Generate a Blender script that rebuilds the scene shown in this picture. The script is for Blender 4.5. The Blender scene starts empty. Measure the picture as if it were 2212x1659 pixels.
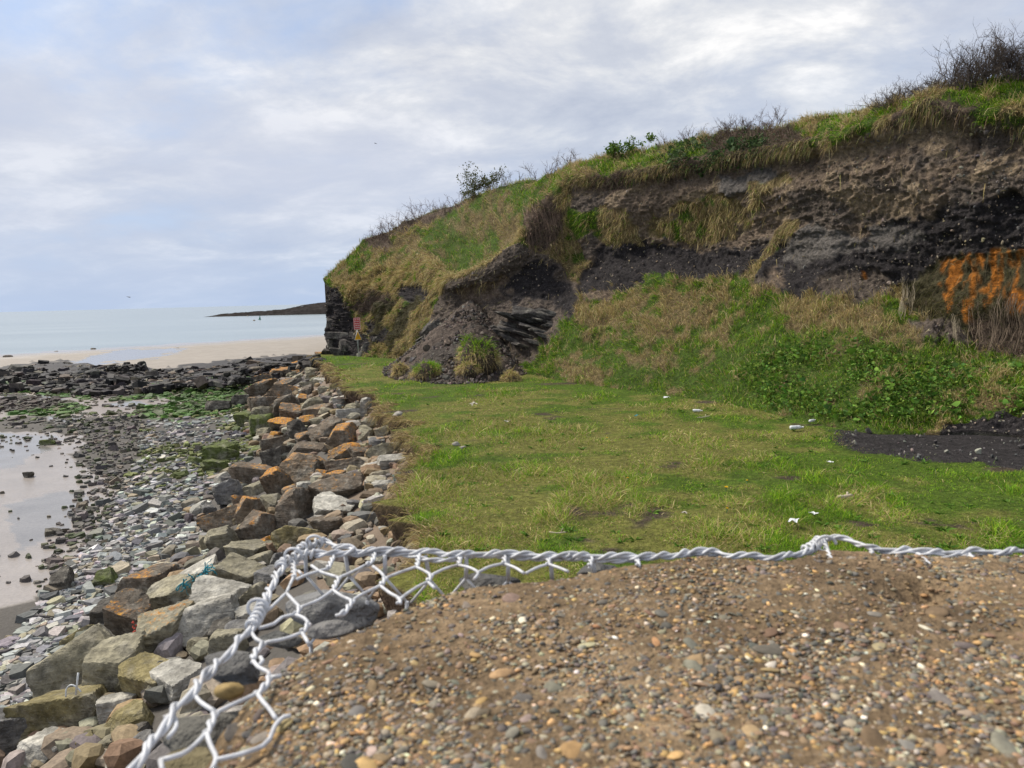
import bpy, math, random
import numpy as np
from mathutils import Vector, Matrix

# ------------------------------------------------------------------ camera, world, sun, exposure
scene = bpy.context.scene
COL = scene.collection
RNG = np.random.default_rng(7)
random.seed(7)
FPX, CX, CY = 1580.0, 1106.0, 829.5          # photograph measured at 2212 x 1659
PITCH, ROLL = math.radians(6.64), math.radians(1.47)
CAM = np.array([0.0, 0.0, 3.0])              # 3 m above the grass
_F = np.array([0, math.cos(PITCH), -math.sin(PITCH)])
_R0 = np.array([1.0, 0, 0]); _U0 = np.array([0, math.sin(PITCH), math.cos(PITCH)])
_R = math.cos(ROLL) * _R0 - math.sin(ROLL) * _U0
_U = math.cos(ROLL) * _U0 + math.sin(ROLL) * _R0
cam_d = bpy.data.cameras.new('camera'); cam = bpy.data.objects.new('camera', cam_d)
COL.objects.link(cam)
cam.matrix_world = Matrix(((_R[0], _U[0], -_F[0], CAM[0]), (_R[1], _U[1], -_F[1], CAM[1]),
                           (_R[2], _U[2], -_F[2], CAM[2]), (0, 0, 0, 1)))
cam_d.sensor_width = 36.0; cam_d.lens = 36.0 * FPX / 2212.0
cam_d.clip_start = 0.05; cam_d.clip_end = 60000
cam_d.dof.use_dof = True; cam_d.dof.focus_distance = 7.0; cam_d.dof.aperture_fstop = 9.0
scene.camera = cam

SUN_EL, SUN_AZ = math.radians(48), math.radians(-62)   # azimuth from +Y towards +X: sun over the sea, to the left
wd = bpy.data.worlds.new('World'); scene.world = wd; wd.use_nodes = True
def build_world():
    nt = wd.node_tree; nt.nodes.clear(); N = nt.nodes.new; L = nt.links.new
    def math_(op, a=None, b=None, c=False):
        n = N('ShaderNodeMath'); n.operation = op; n.use_clamp = c
        for i, v in enumerate((a, b)):
            if v is None: continue
            if isinstance(v, (int, float)): n.inputs[i].default_value = v
            else: L(v, n.inputs[i])
        return n.outputs[0]
    out = N('ShaderNodeOutputWorld'); bg = N('ShaderNodeBackground'); bg.inputs[1].default_value = 0.086
    sky = N('ShaderNodeTexSky'); sky.sky_type = 'NISHITA'; sky.sun_disc = False
    sky.sun_elevation = SUN_EL; sky.sun_rotation = SUN_AZ
    sky.air_density = 1.2; sky.dust_density = 1.5; sky.ozone_density = 2.0
    tc = N('ShaderNodeTexCoord'); sp = N('ShaderNodeSeparateXYZ'); L(tc.outputs['Generated'], sp.inputs[0])
    z = math_('MAXIMUM', sp.outputs[2], 0.0); zc = math_('ADD', z, 0.26)
    u = math_('DIVIDE', sp.outputs[0], zc); v = math_('DIVIDE', sp.outputs[1], zc)
    cb = N('ShaderNodeCombineXYZ'); L(u, cb.inputs[0]); L(v, cb.inputs[1])
    def noise(scale, det, rough, off, sy=1.0, dist=0.0):
        mp = N('ShaderNodeMapping'); L(cb.outputs[0], mp.inputs[0]); mp.inputs['Location'].default_value = off
        mp.inputs['Scale'].default_value = (1, sy, 1); mp.inputs['Rotation'].default_value = (0, 0, 0.25)
        n = N('ShaderNodeTexNoise'); n.inputs['Scale'].default_value = scale; n.inputs['Detail'].default_value = det
        n.inputs['Roughness'].default_value = rough; n.inputs['Distortion'].default_value = dist
        L(mp.outputs[0], n.inputs['Vector']); return n.outputs['Fac']
    def ramp(f, p):
        r = N('ShaderNodeValToRGB'); e = r.color_ramp.elements
        e[0].position, e[0].color = p[0][0], (*p[0][1], 1); e[1].position, e[1].color = p[-1][0], (*p[-1][1], 1)
        for q in p[1:-1]:
            k = e.new(q[0]); k.color = (*q[1], 1)
        L(f, r.inputs[0]); return r.outputs[0]
    def mix(f, a, b):
        m = N('ShaderNodeMix'); m.data_type = 'RGBA'
        for s, i in ((f, 0), (a, 6), (b, 7)):
            if isinstance(s, float): m.inputs[i].default_value = s
            elif isinstance(s, tuple): m.inputs[i].default_value = (*s, 1)
            else: L(s, m.inputs[i])
        return m.outputs[2]
    n1 = noise(1.2, 6, 0.55, (3.1, 1.7, 0), 1.1, 0.2)
    n2 = noise(2.3, 9, 0.60, (7.3, 4.4, 2), 1.25, 0.2)
    n3 = noise(0.55, 4, 0.5, (11.9, 2.4, 5), 1.0)
    # tone of the cloud deck: lavender white tops, blue grey bellies
    shade = ramp(n2, [(0.34, (2.6, 2.85, 3.45)), (0.48, (3.3, 3.5, 3.95)), (0.56, (4.1, 4.2, 4.4)), (0.65, (5.5, 5.45, 5.4))])
    shade2 = mix(ramp(n3, [(0.45, (0, 0, 0)), (0.70, (.7, .7, .7))]), shade, (3.5, 3.65, 4.2))
    cover = ramp(math_('ADD', math_('MULTIPLY', n1, 0.72), math_('MULTIPLY', n2, 0.28)),
                 [(0.31, (0.25,) * 3), (0.46, (0.90,) * 3), (0.54, (1.0,) * 3)])
    gap = mix(0.75, sky.outputs[0], (2.0, 2.9, 4.7))
    body = mix(cover, gap, shade2)
    hz = ramp(z, [(0.0, (0.85,) * 3), (0.10, (0.35,) * 3), (0.30, (0.0,) * 3)])
    body = mix(hz, body, (2.55, 3.15, 4.25))
    L(body, bg.inputs[0]); L(bg.outputs[0], out.inputs[0])
build_world()
sd = bpy.data.lights.new('sun', 'SUN'); sd.energy = 2.5; sd.angle = math.radians(14); sd.color = (1.0, 0.93, 0.82)
sun = bpy.data.objects.new('sun', sd); COL.objects.link(sun)
_sdir = Vector((math.sin(SUN_AZ) * math.cos(SUN_EL), math.cos(SUN_AZ) * math.cos(SUN_EL), math.sin(SUN_EL)))
sun.rotation_euler = _sdir.to_track_quat('Z', 'Y').to_euler(); sun.location = (-30, 20, 40)
vs = scene.view_settings
vs.view_transform = 'Standard'; vs.look = 'None'; vs.gamma = 1.0; vs.use_curve_mapping = False; vs.exposure = 1.15
scene.cycles.max_bounces = 6; scene.cycles.diffuse_bounces = 3; scene.cycles.glossy_bounces = 2
scene.cycles.transparent_max_bounces = 4

# ------------------------------------------------------------------ helpers
def ray(x, y):
    x = np.asarray(x, float); y = np.asarray(y, float)
    d = _F + _R * ((x - CX) / FPX)[..., None] - _U * ((y - CY) / FPX)[..., None]
    return d
def px_z(x, y, z):                       # pixel -> point on the level z
    d = ray(x, y); t = (z - CAM[2]) / d[..., 2]
    return CAM + d * t[..., None]
def px_y(x, y, Y):                       # pixel -> point at distance Y into the scene
    d = ray(x, y); return CAM + d * (np.asarray(Y, float) / d[..., 1])[..., None]
def to_px(P):
    v = np.asarray(P) - CAM; f = v @ _F
    f = np.where(f < 0.05, 0.05, f)
    return CX + FPX * (v @ _R) / f, CY - FPX * (v @ _U) / f
def _hash(ix, iy, iz, seed):
    h = (ix * 374761393 + iy * 668265263 + iz * 2147483647 + seed * 974711) & 0xffffffff
    h = ((h ^ (h >> 13)) * 1274126177) & 0xffffffff
    h = ((h ^ (h >> 16)) * 2246822519) & 0xffffffff
    return ((h ^ (h >> 15)) & 0xffffff) / 16777215.0
def vnoise(P, seed=0):
    P = np.asarray(P, float); i = np.floor(P).astype(np.int64); f = P - i; f = f * f * (3 - 2 * f)
    r = 0
    for a in (0, 1):
        for b in (0, 1):
            for c in (0, 1):
                w = (f[..., 0] if a else 1 - f[..., 0]) * (f[..., 1] if b else 1 - f[..., 1]) * (f[..., 2] if c else 1 - f[..., 2])
                r = r + w * _hash(i[..., 0] + a, i[..., 1] + b, i[..., 2] + c, seed)
    return r
def fbm(P, octv=4, seed=0, gain=0.5, ridge=False):
    P = np.asarray(P, float); s = 0; a = 1.0; t = 0
    for k in range(octv):
        n = vnoise(P * (2.03 ** k) + 17.3 * k, seed + k)
        if ridge: n = 1 - np.abs(2 * n - 1)
        s = s + a * n; t += a; a *= gain
    return s / t                          # 0..1
def xyz(x, y, z=0.0):
    x, y, z = np.broadcast_arrays(np.asarray(x, float), np.asarray(y, float), np.asarray(z, float))
    return np.stack([x, y, z], -1)
def smooth(a, b, x):
    t = np.clip((x - a) / (b - a), 0, 1); return t * t * (3 - 2 * t)
def inpoly(x, y, poly):
    x = np.asarray(x); y = np.asarray(y); r = np.zeros(x.shape, bool); n = len(poly)
    for i in range(n):
        x0, y0 = poly[i]; x1, y1 = poly[(i + 1) % n]
        if y0 == y1: continue
        c = ((y0 > y) != (y1 > y)) & (x < (x1 - x0) * (y - y0) / (y1 - y0) + x0)
        r ^= c
    return r
def seg_dist(x, y, pts):
    d = np.full(np.shape(x), 1e9)
    for (x0, y0), (x1, y1) in zip(pts[:-1], pts[1:]):
        L2 = (x1 - x0) ** 2 + (y1 - y0) ** 2 + 1e-12
        t = np.clip(((x - x0) * (x1 - x0) + (y - y0) * (y1 - y0)) / L2, 0, 1)
        d = np.minimum(d, np.hypot(x - x0 - t * (x1 - x0), y - y0 - t * (y1 - y0)))
    return d
def make_mesh(name, V, tris=None, quads=None, colors=None, smooth_=True):
    me = bpy.data.meshes.new(name); V = np.asarray(V, np.float32)
    tris = np.zeros((0, 3), np.int32) if tris is None else np.asarray(tris, np.int32).reshape(-1, 3)
    quads = np.zeros((0, 4), np.int32) if quads is None else np.asarray(quads, np.int32).reshape(-1, 4)
    nt, nq = len(tris), len(quads)
    me.vertices.add(len(V)); me.vertices.foreach_set('co', V.ravel())
    me.loops.add(nt * 3 + nq * 4)
    me.loops.foreach_set('vertex_index', np.concatenate([tris.ravel(), quads.ravel()]))
    me.polygons.add(nt + nq)
    ls = np.concatenate([np.arange(nt) * 3, nt * 3 + np.arange(nq) * 4]).astype(np.int32)
    me.polygons.foreach_set('loop_start', ls)
    me.polygons.foreach_set('use_smooth', np.full(nt + nq, bool(smooth_)))
    if colors is not None:
        a = me.color_attributes.new('Col', 'FLOAT_COLOR', 'POINT')
        c = np.ones((len(V), 4), np.float32); c[:, :np.shape(colors)[1]] = colors
        a.data.foreach_set('color', c.ravel())
    me.update(calc_edges=True); me.validate()
    return me
def link(name, me, mat=None, parent=None, loc=None):
    o = bpy.data.objects.new(name, me); COL.objects.link(o)
    if me is not None and mat is not None and not me.materials: me.materials.append(mat)
    if parent is not None: o.parent = parent
    if loc is not None: o.location = loc
    return o
def tag(o, label=None, cat=None, group=None, kind=None):
    if label: o['label'] = label
    if cat: o['category'] = cat
    if group: o['group'] = group
    if kind: o['kind'] = kind
    return o
def empty(name, loc):
    o = bpy.data.objects.new(name, None); COL.objects.link(o); o.location = loc; o.empty_display_size = 0.2
    return o
def grid_faces(nr, nc):
    i = np.arange(nr - 1)[:, None] * nc + np.arange(nc - 1)[None, :]
    return np.stack([i, i + 1, i + nc + 1, i + nc], -1).reshape(-1, 4)
class MB:                                  # collects shapes into one mesh
    def __init__(s): s.V = []; s.T = []; s.Q = []; s.C = []; s.n = 0
    def add(s, V, T=None, Q=None, C=None):
        V = np.asarray(V, float)
        if T is not None and len(T): s.T.append(np.asarray(T) + s.n)
        if Q is not None and len(Q): s.Q.append(np.asarray(Q) + s.n)
        s.V.append(V); s.n += len(V)
        if C is not None: s.C.append(np.broadcast_to(np.asarray(C, float), (len(V), 3)))
    def tube(s, P, r, sides=6, C=None, cap=True):
        P = np.asarray(P, float); n = len(P); r = np.broadcast_to(np.asarray(r, float), (n,))
        t = np.gradient(P, axis=0); t /= np.linalg.norm(t, axis=1)[:, None] + 1e-12
        a = np.array([0.0, 0, 1]) if abs(t[0][2]) < 0.9 else np.array([1.0, 0, 0])
        u = np.cross(t[0], a); u /= np.linalg.norm(u); V = []
        for i in range(n):
            u = u - t[i] * (u @ t[i]); u /= np.linalg.norm(u) + 1e-12; w = np.cross(t[i], u)
            for k in range(sides):
                g = 2 * math.pi * k / sides; V.append(P[i] + r[i] * (math.cos(g) * u + math.sin(g) * w))
        Q = [(i * sides + k, i * sides + (k + 1) % sides, (i + 1) * sides + (k + 1) % sides, (i + 1) * sides + k)
             for i in range(n - 1) for k in range(sides)]
        T = []
        if cap:
            V.append(P[0]); V.append(P[-1]); m = n * sides
            T = [(m, (k + 1) % sides, k) for k in range(sides)] + [(m + 1, (n - 1) * sides + k, (n - 1) * sides + (k + 1) % sides) for k in range(sides)]
        s.add(V, T, Q, C)
    def box(s, c, h, R=None, C=None, bev=0.0):
        c = np.asarray(c, float); h = np.asarray(h, float)
        V = np.array([(sx, sy, sz) for sx in (-1, 1) for sy in (-1, 1) for sz in (-1, 1)], float) * h
        if R is not None: V = V @ np.asarray(R).T
        Q = [(0, 1, 3, 2), (4, 6, 7, 5), (0, 4, 5, 1), (2, 3, 7, 6), (0, 2, 6, 4), (1, 5, 7, 3)]
        s.add(V + c, None, Q, C)
    def mesh(s, name, sm=True):
        T = np.concatenate(s.T) if s.T else None; Q = np.concatenate(s.Q) if s.Q else None
        C = np.concatenate(s.C) if s.C else None
        return make_mesh(name, np.concatenate(s.V), T, Q, C, sm)
def ico(sub):
    import bmesh
    bm = bmesh.new(); bmesh.ops.create_icosphere(bm, subdivisions=sub, radius=1.0)
    bm.verts.ensure_lookup_table()
    V = np.array([v.co[:] for v in bm.verts]); T = np.array([[v.index for v in f.verts] for f in bm.faces]); bm.free()
    return V / np.linalg.norm(V, axis=1)[:, None], T
ICO = {k: ico(k) for k in (1, 2, 3, 4, 5)}
def rock_shape(sub, seed, nplanes=14, cut=(0.62, 0.95), noise=0.06, flat=False, block=False):
    r = np.random.default_rng(seed); V, T = ICO[sub]
    n = r.normal(size=(nplanes, 3)); n /= np.linalg.norm(n, axis=1)[:, None]
    d = r.uniform(*cut, size=nplanes)
    if flat:
        n = np.concatenate([n, [[0.05, 0.04, 1], [0.0, -0.05, -1]]]); n /= np.linalg.norm(n, axis=1)[:, None]; d = np.append(d, [0.62, 0.62])
    if block:
        bx = np.concatenate([np.eye(3), -np.eye(3)]) + r.normal(0, .22, (6, 3)); bx /= np.linalg.norm(bx, axis=1)[:, None]; n = np.concatenate([n, bx]); d = np.append(d, r.uniform(.46, .72, 6))
    c = V @ n.T; rad = np.where(c > 1e-3, d / np.maximum(c, 1e-3), 9).min(1); rad = np.minimum(rad, 1.12)
    if block: rad = rad * (1 + 0.10 * (fbm(V * 3.1 + seed, 4, seed + 5, .6, True) - .62))
    if noise: rad = rad * (1 + noise * (fbm(V * 2.2 + seed, 3, seed) - 0.5) * 2 + noise * 0.55 * (fbm(V * 7 + seed, 3, seed + 9) - 0.5) * 2)
    return V * rad[:, None], T
def slab_shape(seed, n=6):
    r = np.random.default_rng(seed); a = np.sort(r.uniform(0, 2 * math.pi, n)) * 0.5 + np.arange(n) * math.pi / n
    rr = r.uniform(0.72, 1.1, n); top = r.uniform(0.70, 0.92)
    B = np.stack([rr * np.cos(a), rr * np.sin(a), -0.9 + r.uniform(-.15, .15, n)], 1)
    U = np.stack([rr * top * np.cos(a), rr * top * np.sin(a), 0.85 + r.uniform(-.3, .15, n)], 1)
    V = np.concatenate([B, U]); T = []
    for i in range(n):
        j = (i + 1) % n; T += [(i, j, n + j), (i, n + j, n + i)]
    T += [(n, n + i, n + i + 1) for i in range(1, n - 1)] + [(0, i + 1, i) for i in range(1, n - 1)]
    return V, np.array(T)
def euler_mats(e):
    cx, sx, cy, sy, cz, sz = np.cos(e[:, 0]), np.sin(e[:, 0]), np.cos(e[:, 1]), np.sin(e[:, 1]), np.cos(e[:, 2]), np.sin(e[:, 2])
    M = np.empty((len(e), 3, 3))
    M[:, 0, 0] = cz * cy; M[:, 0, 1] = cz * sy * sx - sz * cx; M[:, 0, 2] = cz * sy * cx + sz * sx
    M[:, 1, 0] = sz * cy; M[:, 1, 1] = sz * sy * sx + cz * cx; M[:, 1, 2] = sz * sy * cx - cz * sx
    M[:, 2, 0] = -sy; M[:, 2, 1] = cy * sx; M[:, 2, 2] = cy * cx
    return M
def scatter_mesh(name, shapes, pos, rot, scl, col, sm=False):
    pos = np.asarray(pos); V, T, C, off = [], [], [], 0
    M = euler_mats(np.asarray(rot)); which = RNG.integers(0, len(shapes), len(pos))
    for k, (sv, st) in enumerate(shapes):
        s = np.where(which == k)[0]
        if not len(s): continue
        v = np.einsum('nij,nvj->nvi', M[s], sv[None] * scl[s][:, None, :]) + pos[s][:, None, :]
        V.append(v.reshape(-1, 3)); m = len(sv)
        T.append((st[None] + (np.arange(len(s)) * m)[:, None, None]).reshape(-1, 3) + off); off += m * len(s)
        C.append(np.repeat(col[s], m, 0))
    return make_mesh(name, np.concatenate(V), np.concatenate(T), None, np.concatenate(C), sm)
def scatter_objs(name, shapes, pos, rot, scl, col, mat, parent, sm=False):
    meshes = []
    for k, (sv, st) in enumerate(shapes):
        me = make_mesh(name, sv, st, None, None, sm); me.materials.append(mat); meshes.append(me)
    for i in range(len(pos)):
        o = bpy.data.objects.new(name, meshes[i % len(meshes)]); COL.objects.link(o)
        o.location = pos[i]; o.rotation_euler = rot[i]; o.scale = scl[i]
        o.color = (*col[i], 1.0); o.parent = parent
def blades(P, D, L, W, C, bend, Ctip=None):
    """P roots, D unit directions, L lengths, W widths, C colours -> V, T, Q, colours"""
    n = len(P); h = RNG.normal(size=(n, 3)); h[:, 2] *= 0.3; s = np.cross(D, h); s /= np.linalg.norm(s, axis=1)[:, None] + 1e-9
    s = s * W[:, None] * 0.5; g = np.zeros((n, 3)); g[:, 2] = -1
    mid = P + D * (L * 0.55)[:, None] + g * (L * bend * 0.22)[:, None]
    tip = P + D * (L * 0.92)[:, None] + g * (L * bend)[:, None]
    V = np.stack([P - s, P + s, mid + s * 0.8, mid - s * 0.8, tip], 1).reshape(-1, 3)
    b = np.arange(n)[:, None] * 5
    Q = b + np.array([0, 1, 2, 3]); T = b + np.array([3, 2, 4])
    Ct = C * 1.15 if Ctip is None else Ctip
    CC = np.stack([C * 0.7, C * 0.7, C, C, Ct], 1).reshape(-1, 3)  # darker stem roots, deepened for contrast: shade put into the blade colour
    return V, T, Q, CC
def pal(n, cols, w, jit=0.15):
    cols = np.asarray(cols, float); w = np.asarray(w, float); k = RNG.choice(len(cols), n, p=w / w.sum())
    return np.clip(cols[k] * (1 + RNG.normal(0, jit, (n, 1))) * (1 + RNG.normal(0, 0.05, (n, 3))), 0.004, 1)

# ------------------------------------------------------------------ materials
class NT:
    def __init__(s, name):
        s.m = bpy.data.materials.new(name); s.m.use_nodes = True; s.t = s.m.node_tree; s.t.nodes.clear()
        s.out = s.N('ShaderNodeOutputMaterial'); s.b = s.N('ShaderNodeBsdfPrincipled'); s.L(s.b.outputs[0], s.out.inputs[0])
        s.b.inputs['Specular IOR Level'].default_value = 0.3
    def N(s, t): return s.t.nodes.new(t)
    def L(s, a, b): s.t.links.new(a, b)
    def set(s, k, v):
        if isinstance(v, (int, float)): s.b.inputs[k].default_value = v
        elif isinstance(v, tuple): s.b.inputs[k].default_value = (*v, 1)
        else: s.L(v, s.b.inputs[k])
    def pos(s): return s.N('ShaderNodeNewGeometry').outputs['Position']
    def obj(s): return s.N('ShaderNodeTexCoord').outputs['Object']
    def noise(s, vec, sc, det=4, rough=0.55, dist=0.0, stretch=None):
        if stretch:
            mp = s.N('ShaderNodeMapping'); s.L(vec, mp.inputs[0]); mp.inputs['Scale'].default_value = stretch; vec = mp.outputs[0]
        n = s.N('ShaderNodeTexNoise'); s.L(vec, n.inputs['Vector']); n.inputs['Scale'].default_value = sc
        n.inputs['Detail'].default_value = det; n.inputs['Roughness'].default_value = rough; n.inputs['Distortion'].default_value = dist
        return n.outputs['Fac']
    def vor(s, vec, sc, out='Distance', feat='F1'):
        n = s.N('ShaderNodeTexVoronoi'); s.L(vec, n.inputs['Vector']); n.inputs['Scale'].default_value = sc; n.feature = feat
        return n.outputs[out]
    def ramp(s, f, pts):
        r = s.N('ShaderNodeValToRGB'); e = r.color_ramp.elements
        e[0].position, e[0].color = pts[0][0], (*((pts[0][1],) * 3 if isinstance(pts[0][1], float) else pts[0][1]), 1)
        e[1].position, e[1].color = pts[-1][0], (*((pts[-1][1],) * 3 if isinstance(pts[-1][1], float) else pts[-1][1]), 1)
        for q in pts[1:-1]:
            k = e.new(q[0]); k.color = (*((q[1],) * 3 if isinstance(q[1], float) else q[1]), 1)
        s.L(f, r.inputs[0]); return r.outputs[0]
    def mix(s, f, a, b, mode='MIX'):
        m = s.N('ShaderNodeMix'); m.data_type = 'RGBA'; m.blend_type = mode
        for v, i in ((f, 0), (a, 6), (b, 7)):
            if isinstance(v, (int, float)): m.inputs[i].default_value = v if i == 0 else (v, v, v, 1)
            elif isinstance(v, tuple): m.inputs[i].default_value = (*v, 1)
            else: s.L(v, m.inputs[i])
        return m.outputs[2]
    def math(s, op, a, b=0.0, clamp=False):
        n = s.N('ShaderNodeMath'); n.operation = op; n.use_clamp = clamp
        for i, v in enumerate((a, b)):
            if isinstance(v, (int, float)): n.inputs[i].default_value = v
            else: s.L(v, n.inputs[i])
        return n.outputs[0]
    def attr(s, name, out='Color', typ='GEOMETRY'):
        n = s.N('ShaderNodeAttribute'); n.attribute_name = name; n.attribute_type = typ; return n.outputs[out]
    def info(s, o): return s.N('ShaderNodeObjectInfo').outputs[o]
    def bump(s, h, strength=0.5, dist=0.05, prev=None):
        b = s.N('ShaderNodeBump'); b.inputs['Strength'].default_value = strength; b.inputs['Distance'].default_value = dist
        s.L(h, b.inputs['Height'])
        if prev is not None: s.L(prev, b.inputs['Normal'])
        s.L(b.outputs[0], s.b.inputs['Normal']); return b.outputs[0]
def mat_cliff():
    k = NT('cliff_earth'); p = k.pos()
    n1 = k.noise(p, 1.3, 6, 0.6); n2 = k.noise(p, 9.0, 6, 0.65, 0.4); n3 = k.noise(p, 30.0, 3, 0.6)
    v = k.ramp(n2, [(0.30, 0.50), (0.5, 0.95), (0.72, 1.6)])
    c = k.mix(1.0, k.attr('Col'), v, 'MULTIPLY'); c = k.mix(0.6, c, k.ramp(n1, [(0.3, 0.68), (0.7, 1.35)]), 'MULTIPLY')
    c = k.mix(k.ramp(n3, [(0.64, 0.0), (0.74, 0.45)]), c, (0.25, 0.23, 0.20))
    k.set('Base Color', c); k.set('Roughness', 0.93); k.b.inputs['Specular IOR Level'].default_value = 0.15
    q = k.bump(n2, 1.0, 0.16); k.bump(n3, 0.9, 0.05, q)
    return k.m
def mat_attr(name, rough=0.85, nz=0.0, sc=20.0, spec=0.25, transl=0.0):
    k = NT(name); c = k.attr('Col')
    if nz:
        n = k.noise(k.pos(), sc, 4, 0.6); c = k.mix(1.0, c, k.ramp(n, [(0.3, 1 - nz), (0.7, 1 + nz)]), 'MULTIPLY'); k.bump(n, 0.4, 0.3 / sc)
    k.set('Base Color', c); k.set('Roughness', rough); k.b.inputs['Specular IOR Level'].default_value = spec
    if transl:
        t = k.N('ShaderNodeBsdfTranslucent'); k.L(c, t.inputs[0]); ms = k.N('ShaderNodeMixShader'); ms.inputs[0].default_value = transl
        k.L(k.b.outputs[0], ms.inputs[1]); k.L(t.outputs[0], ms.inputs[2]); k.L(ms.outputs[0], k.out.inputs[0])
    return k.m
def mat_objcol(name, rough=0.8, sc=14.0, nz=0.3, spec=0.25):
    k = NT(name); p = k.pos(); n = k.noise(p, sc, 5, 0.6)
    c = k.mix(1.0, k.info('Color'), k.ramp(n, [(0.3, 1 - nz), (0.7, 1 + nz)]), 'MULTIPLY')
    k.set('Base Color', c); k.set('Roughness', rough); k.b.inputs['Specular IOR Level'].default_value = spec; k.bump(n, 0.5, 0.25 / sc)
    return k.m
def mat_boulder():
    k = NT('quarried_boulder'); p = k.pos(); base = k.info('Color'); lich = k.info('Alpha')
    n1 = k.noise(p, 2.2, 6, 0.6, 0.3); n2 = k.noise(p, 11, 6, 0.65); n3 = k.noise(p, 45, 4, 0.6)
    bed = k.noise(k.obj(), 3.0, 4, 0.5, 0.6, (1.0, 1.0, 5.0))
    c = k.mix(1.0, base, k.ramp(n1, [(0.28, 0.55), (0.5, 0.95), (0.72, 1.5)]), 'MULTIPLY')
    c = k.mix(k.ramp(k.noise(k.obj(), 1.7, 5, 0.6, 0.5), [(0.46, 0.0), (0.62, 0.65)]), c, k.mix(1.0, (0.19, 0.178, 0.150), k.ramp(n2, [(0.3, 0.6), (0.7, 1.4)]), 'MULTIPLY'))
    c = k.mix(0.8, c, k.ramp(n2, [(0.3, 0.5), (0.7, 1.5)]), 'MULTIPLY')
    c = k.mix(0.6, c, k.ramp(bed, [(0.35, 0.7), (0.6, 1.25)]), 'MULTIPLY')
    c = k.mix(k.ramp(n3, [(0.62, 0.0), (0.72, 0.5)]), c, (0.42, 0.41, 0.37))
    # lichen: orange crust that grows on the upper and seaward faces, more of it where alpha is high
    nz = k.N('ShaderNodeSeparateXYZ'); k.L(k.N('ShaderNodeNewGeometry').outputs['Normal'], nz.inputs[0])
    up = k.math('MULTIPLY', nz.outputs[2], 0.17)
    ln = k.math('ADD', k.math('ADD', k.math('MULTIPLY', n1, 0.45), k.math('MULTIPLY', k.noise(p, 8.5, 8, 0.75, 0.6), 0.55)), up)
    th = k.math('SUBTRACT', 0.84, k.math('MULTIPLY', lich, 0.40))
    lm = k.math('MULTIPLY', k.math('SUBTRACT', ln, th), 11.0, True)
    lm = k.math('MULTIPLY', lm, k.ramp(k.noise(p, 24, 6, 0.75, 0.4), [(0.44, 0.0), (0.53, 1.0)]))
    lc = k.ramp(k.noise(p, 8, 4, 0.6), [(0.3, (0.26, 0.105, 0.022)), (0.5, (0.50, 0.205, 0.02)), (0.7, (0.66, 0.34, 0.03))])
    c = k.mix(lm, c, lc)
    k.set('Base Color', c); k.set('Roughness', 0.9); k.b.inputs['Specular IOR Level'].default_value = 0.2
    q = k.bump(n1, 0.6, 0.12); q = k.bump(bed, 0.6, 0.07, q); q = k.bump(n2, 0.8, 0.05, q); k.bump(n3, 0.5, 0.015, q)
    return k.m
def mat_beach():
    k = NT('beach_sand'); p = k.pos(); w = k.attr('Wet', 'Fac')
    n1 = k.noise(p, 0.7, 5, 0.6, 0.0); n2 = k.noise(p, 14, 5, 0.6)
    c = k.mix(0.6, k.attr('Col'), k.ramp(n1, [(0.3, 0.78), (0.7, 1.2)]), 'MULTIPLY'); c = k.mix(0.45, c, k.ramp(n2, [(0.3, 0.7), (0.7, 1.3)]), 'MULTIPLY')
    k.set('Base Color', c)
    k.set('Roughness', k.math('SUBTRACT', 0.85, k.math('MULTIPLY', w, 0.79)))
    k.set('Specular IOR Level', k.math('ADD', 0.15, k.math('MULTIPLY', w, 0.5)))
    b = k.N('ShaderNodeBump'); b.inputs['Distance'].default_value = 0.04; k.L(n2, b.inputs['Height'])
    k.L(k.math('SUBTRACT', 0.5, k.math('MULTIPLY', w, 0.48)), b.inputs['Strength']); k.L(b.outputs[0], k.b.inputs['Normal'])
    return k.m
def mat_sea():
    k = NT('sea_water'); p = k.pos()
    n1 = k.noise(p, 0.35, 5, 0.6, 0.0, (1, 0.5, 1)); n2 = k.noise(p, 0.012, 4, 0.55, 0.0, (1, 3.5, 1))
    k.set('Base Color', k.ramp(n2, [(0.35, (0.19, 0.235, 0.25)), (0.65, (0.25, 0.295, 0.305))]))
    k.set('Roughness', 0.22); k.b.inputs['IOR'].default_value = 1.33; k.b.inputs['Specular IOR Level'].default_value = 0.5
    k.bump(n1, 0.25, 0.25)
    return k.m
def mat_plain(name, col, rough=0.6, nz=0.15, sc=25.0, metal=0.0, spec=0.3):
    k = NT(name); n = k.noise(k.obj(), sc, 4, 0.6)
    k.set('Base Color', k.mix(1.0, col, k.ramp(n, [(0.3, 1 - nz), (0.7, 1 + nz)]), 'MULTIPLY')); k.set('Roughness', rough)
    k.b.inputs['Metallic'].default_value = metal; k.b.inputs['Specular IOR Level'].default_value = spec; k.bump(n, 0.15, 0.2 / sc)
    return k.m
def mat_wire():
    k = NT('coated_wire'); p = k.pos(); n = k.noise(p, 60, 4, 0.6)
    c = k.ramp(n, [(0.3, (0.34, 0.34, 0.35)), (0.5, (0.50, 0.51, 0.53)), (0.75, (0.60, 0.61, 0.635))])
    r = k.ramp(k.noise(p, 23, 3, 0.6), [(0.62, 0.0), (0.74, 0.7)])
    k.set('Base Color', k.mix(r, c, (0.22, 0.14, 0.08))); k.set('Roughness', 0.45); k.b.inputs['Specular IOR Level'].default_value = 0.4
    return k.m
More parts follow.
